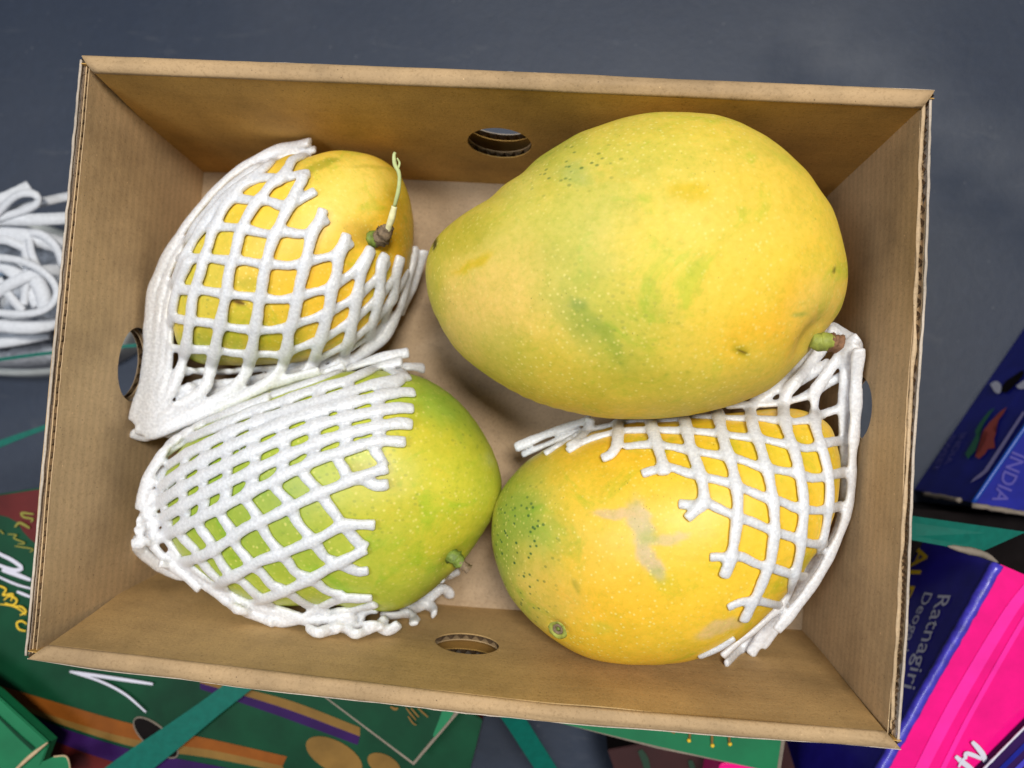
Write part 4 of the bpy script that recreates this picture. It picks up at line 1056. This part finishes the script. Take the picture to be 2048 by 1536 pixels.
poly_on('emblem_orange_stroke', [(2014, 814), (2002, 822), (1990, 834), (1978, 846), (1966, 862), (1978, 866), (1968, 880), (1962, 900), (1950, 912), (1958, 918), (1970, 908), (1976, 898), (1990, 896), (1988, 878), (1992, 866), (1986, 858), (1996, 842), (2006, 828)], C_LORG, b1, bs)
o = bs(1900, 872); e = bs(1864, 940); t = bs(1924, 866)
text_mesh('lettering', 'SWEET', o, e - o, t - o, .0085, C_DLIL, b1, 0, .01)
o = bs(1880, 868) ; o = bs(1922, 866); e = bs(1885, 934); t = bs(1948, 862)
text_mesh('lettering', 'INDIA', o, e - o, t - o, .0085, C_DLIL, b1, 0, .01)
# line and turned lettering near the ridge
poly_on('printed_line', [(2046, 822), (2050, 826), (1976, 942), (1962, 954), (1940, 966), (1946, 958), (1968, 940)], C_LILAC, b1, bs)
poly_on('white_tuft', [(1980, 768), (1992, 762), (2002, 770), (2000, 786), (1990, 784)], C_WHT, b1, bs, 20)
poly_on('hole_shade', [(2001, 782), (2010, 764), (2030, 750), (2046, 740), (2046, 752), (2030, 770), (2012, 786)], C_BLACK, b1, bs, 26)  # black patch paints the shade inside the hole
poly_on('white_tuft', [(2032, 772), (2046, 762), (2056, 758), (2056, 774), (2040, 778)], C_WHT, b1, bs, 20)
o = at(2026, 900, bz + .0005); e = at(1990, 985, bz + .0005); t = at(2056, 912, bz + .0005)
text_mesh('lettering', 'INDIA', o, e - o, t - o, .0105, C_DLIL, b1, 0, .01)
P_ = [bA.lerp(bB, s) for s in np.linspace(0, 1, 20)]
V, Fc = tube_data(P_, .0012, 8, .1); mesh('rounded_edge', V, Fc, simple('edge_blue_dull', (.004, .05, .30), .4, .1, 60), b1)
for a_, b_ in (((1848, 988, GZ + .02), (1920, 1000, bz - .01)), ((1944, 1010, bz + .001), (2070, 1030, bz + .001))):
    P_ = [at(*a_).lerp(at(*b_), s) for s in np.linspace(0, 1, 14)]
    V, Fc = tube_data(P_, .0014, 8, .4, 300); mesh('board_edge', V, Fc, K_DK, b1)
# black block added as the dark shade under the strap, between two cartons
k1 = carton('shade_block', 'black block standing in for the shade between the blue and the magenta cartons', [(1760, 1012), (2180, 1046), (2180, 1240), (1760, 1150)], -.075, .045, C_BLACK, C_BLACK, GR)
P_ = [at(1925, 1094, pz + .0015), at(1965, 1108, pz + .001), at(1998, 1126, pz + .001)]
V, Fc = tube_data([at(x, y, pz + .0006) for x, y in cr([(1895, 1092), (1930, 1100), (1965, 1108), (1996, 1125)], 20)], [.0003 + .0016*math.sin(math.pi*i/19)**.7 for i in range(20)], 8, .2, 300)
mesh('board_edge', V, Fc, K_DK, p1)
# purple striped carton over the magenta one
q1 = carton('purple_carton', 'purple and blue striped carton edge resting on the magenta carton', [(2090, 1414), (1948, 1556), (2060, 1700), (2260, 1560)], pz + .0045, .004, C_PURP, C_PURP, GR)
for i, (dx, m_) in enumerate(((14, C_BLUE2), (30, C_LBLUE), (52, C_BLUE2))):
    band('printed_band', [(2080 + dx, 1426 + dx), (1960 + dx, 1546 + dx)], [(2088 + dx, 1432 + dx), (1968 + dx, 1552 + dx)], pz + .0049, m_, q1, 4)
P_ = [at(x, y, pz + .0049) for x, y in cr([(2088, 1416), (2020, 1484), (1950, 1556)], 30)]
V, Fc = tube_data(P_, .0005, 6, .3, 300); mesh('worn_edge', V, Fc, C_WHT, q1)
# little magenta carton below the box edge
r1 = carton('small_magenta_carton', 'magenta carton corner just inside the bottom of the view', [(1440, 1528), (1500, 1520), (1560, 1545), (1560, 1640), (1420, 1640)], -.03, .03, C_MAG, C_MAG, GR)
# bright green carton corner, near left
c1 = carton('bright_green_carton', 'bright green carton with a split flap at the near left', [(-180, 1270), (-10, 1388), (98, 1486), (40, 1640), (-200, 1640)], .004, .006, C_GREEN2, C_GREEN2, GR)
V, Fc = ribbon_data([at(x, y, .0052) for x, y in cr([(97, 1484), (62, 1512), (26, 1545)], 20)], [.0006 + .0012*math.sin(math.pi*i/19) for i in range(20)], (0, 0, 1), .001)
mesh('torn_board', V, Fc, K_EDGE, c1)
decal('flap', [(60, 1560), (84, 1524), (108, 1513), (130, 1512), (138, 1524), (142, 1560)], .0060, C_GREEN2, c1)
V, Fc = tube_data([at(x, y, .0064) for x, y in cr([(108, 1513), (130, 1512), (138, 1524), (142, 1556)], 20)], .0004, 6, .2); mesh('flap_edge', V, Fc, K_EDGE, c1)
band('crease', [(-10, 1424), (40, 1470), (70, 1496)], [(-10, 1430), (36, 1476), (64, 1502)], .0046, C_GREEN, c1, 10)

def strap(label, pts, wpx, up=(0, 0, 1), th=.0005, depth=.36):
    """pts: px,py,z"""
    C = cr([(x, y, z) for x, y, z in pts], 30)
    P = [at(x, y, z) for x, y, z in C]
    if not hasattr(wpx, '__len__'): wpx = [wpx, wpx]
    W = np.interp(np.linspace(0, 1, 30), np.linspace(0, 1, len(wpx)), wpx)
    V, Fc = ribbon_data(P, [w_ / F * depth for w_ in W], up, th)
    c = P[15]
    return tag(mesh('strap', V, Fc, C_STRAP, origin=c, smooth=False), label, 'strap', 'teal packing straps on the cartons')
strap('wide teal packing strap crossing the dark green carton near the left', [(150, 1620, gz + .004), (260, 1536, gz + .004), (350, 1470, gz + .004), (468, 1380, gz + .004), (560, 1310, gz + .004)], [66, 58, 42, 38], depth=.365)
strap('teal packing strap hanging down to the floor below the near edge of the box', [(1000, 1400, -.02), (1028, 1437, -.03), (1062, 1490, -.04), (1100, 1550, -.05), (1150, 1640, -.06)], 40, depth=.38)
st = strap('thin teal strap seen edge on beside the shoe', [(-120, 734, -.05), (0, 719, -.05), (110, 705, -.05), (280, 690, -.05), (340, 684, -.05)], 7, depth=.40)
strap('teal strap widening towards the left below the shoe', [(-140, 944, -.04), (0, 888, -.04), (95, 853, -.04), (200, 815, -.04)], [30, 16, 10, 10], depth=.39)
# turned strap at the right, a folded band
V = [at(1790, 1027, -.004), at(2052, 1064, -.004), at(1960, 1105, -.006), at(1790, 1074, -.004)]
V2 = [v + Vector((0, 0, -.0005)) for v in V]
fc_ = [(0, 1, 2, 3), (7, 6, 5, 4)] + [(i, i+4, (i+1) % 4+4, (i+1) % 4) for i in range(4)]
tag(mesh('strap', V + V2, fc_, C_STRAP, origin=V[0], smooth=False), 'wide teal strap turned over beside the blue carton', 'strap', 'teal packing straps on the cartons')

# ------------------------------------------------------------------ shoe
SH_W = simple('shoe_mesh', (.50, .52, .56), .7, .3, 260, .3, .9, dist=.0015)
SH_G = simple('shoe_grey', (.20, .21, .24), .8, .3, 200, .2, .6, dist=.001)
SH_L = simple('shoe_lace', (.60, .61, .64), .6, .1, 500, .3, .5, dist=.0006)
SH_S = simple('shoe_sole', (.55, .57, .55), .5, .1, 100, .4, .2)
SH_B = simple('lining_blue', (.45, .58, .72), .6, .2, 200, .3, .3)
toe = at(310, 650, GZ); heel = at(-560, 480, GZ)
ax = (toe - heel); LEN = ax.length; ax.normalize(); lat_ = Vector((-ax.y, ax.x, 0))
shoe = thing('shoe', 'white lace-up trainer standing left of the box', 'shoe', heel.lerp(toe, .5))
def shoe_body(w0, z_lo, z_fn, name, mat, par, grow=0.0, lo=0.0, hi=1.0, expo=.6):
    V, Fc = [], []; NU, NV = 60, 26
    for i in range(NU+1):
        u = lo + (hi - lo) * i / NU
        hw = w0 * max(0.0, 1 - abs(2*u - 1) ** 3.2) ** .5 * (.86 + .20 * math.sin(math.pi * (u - .15))) + grow
        for k in range(NV+1):
            a = math.pi * k / NV
            h = z_fn(u)
            x = -math.cos(a); y = math.sin(a)
            x = math.copysign(abs(x) ** .8, x); y = max(0.0, y) ** expo
            q = heel + ax * (LEN * u) + lat_ * (hw * x)
            q.z = z_lo + h * y
            V.append(q + Vector((0, 0, .0006 * noise.noise(q * 60))))
    for i in range(NU):
        for k in range(NV):
            a = i*(NV+1)+k; Fc.append((a, a+1, a+NV+2, a+NV+1))
    return mesh(name, V, Fc, mat, par)
hs = lambda u: .030 + .040 * (1 / (1 + math.exp((u - .62) * 11)))
shoe_body(.047, GZ + .018, hs, 'upper', SH_W, shoe)
shoe_body(.050, GZ + .001, lambda u: .024, 'sole', SH_S, shoe, .002, expo=.25)
shoe_body(.024, GZ + .030, lambda u: hs(u) - .0075, 'tongue', SH_B, shoe, 0, .25, .80)
def lace(pts, wpx, round_=False, z=None, par=shoe):
    P = [at(x, y, zz_) for x, y, zz_ in cr(pts, 40)]
    if round_: V, Fc = tube_data(P, wpx / F * .38, 10, .08, 400, .6, flat=(0, 0, 1))
    else: V, Fc = ribbon_data(P, wpx / F * .40, (0, 0, 1), .0014)
    return mesh('lace', V, Fc, SH_L, par)
zl = GZ + .072
for pts, w_ in (([(-60, 445, zl), (0, 440, zl + .004), (70, 440, zl + .006), (145, 437, zl), (180, 436, zl - .01)], 24),
                ([(-60, 500, zl), (0, 425, zl + .008), (35, 392, zl + .012), (68, 388, zl + .012), (80, 402, zl + .010), (60, 418, zl + .008), (0, 438, zl + .006)], 15),
                ([(10, 430, zl + .002), (60, 412, zl + .004), (110, 400, zl), (150, 392, zl - .006)], 18),
                ([(-60, 520, zl + .006), (0, 516, zl + .010), (55, 526, zl + .012), (98, 552, zl + .012), (116, 585, zl + .010), (100, 615, zl + .009), (60, 628, zl + .008), (0, 626, zl + .006), (-60, 615, zl + .004)], 14),
                ([(40, 470, zl), (80, 468, zl + .003), (112, 492, zl + .003), (128, 530, zl)], 16),
                ([(60, 470, zl + .001), (66, 510, zl + .004), (90, 560, zl + .002)], 16),
                ([(50, 480, zl), (56, 540, zl + .004), (50, 610, zl + .002)], 16),
                ([(0, 560, zl + .001), (20, 590, zl + .004), (48, 622, zl + .002)], 17),
                ([(-30, 490, zl), (10, 480, zl + .002), (60, 500, zl + .001)], 18)):
    lace(pts, w_)
for pts, w_ in (([(-70, 470, zl - .004), (0, 466, zl - .001), (70, 476, zl), (150, 500, zl - .008)], 20), ([(-60, 560, zl), (-10, 530, zl + .003), (30, 545, zl + .003), (80, 610, zl)], 17),
                ([(-40, 610, zl), (20, 570, zl + .005), (80, 545, zl + .004), (120, 540, zl - .002)], 14), ([(-70, 640, zl - .002), (0, 652, zl + .001), (70, 655, zl), (130, 640, zl - .008)], 15),
                ([(60, 540, zl + .002), (84, 580, zl + .004), (92, 620, zl + .002)], 18), ([(-60, 415, zl), (0, 400, zl + .002), (60, 372, zl - .004)], 14),
                ([(-60, 690, zl - .012), (20, 684, zl - .010), (100, 668, zl - .014)], 12)):
    lace(pts, w_, True)
for i, (x0, y0, x1, y1) in enumerate(((-20, 660, 90, 640), (0, 700, 120, 660), (40, 640, 110, 690))):
    V, Fc = ribbon_data([at(x, y, GZ + .052 - .004*i) for x, y in cr([(x0, y0), ((x0+x1)/2, (y0+y1)/2 - 6), (x1, y1)], 16)], .003, (0, 0, 1), .0025)
    mesh('seam_overlay', V, Fc, SH_G, shoe)
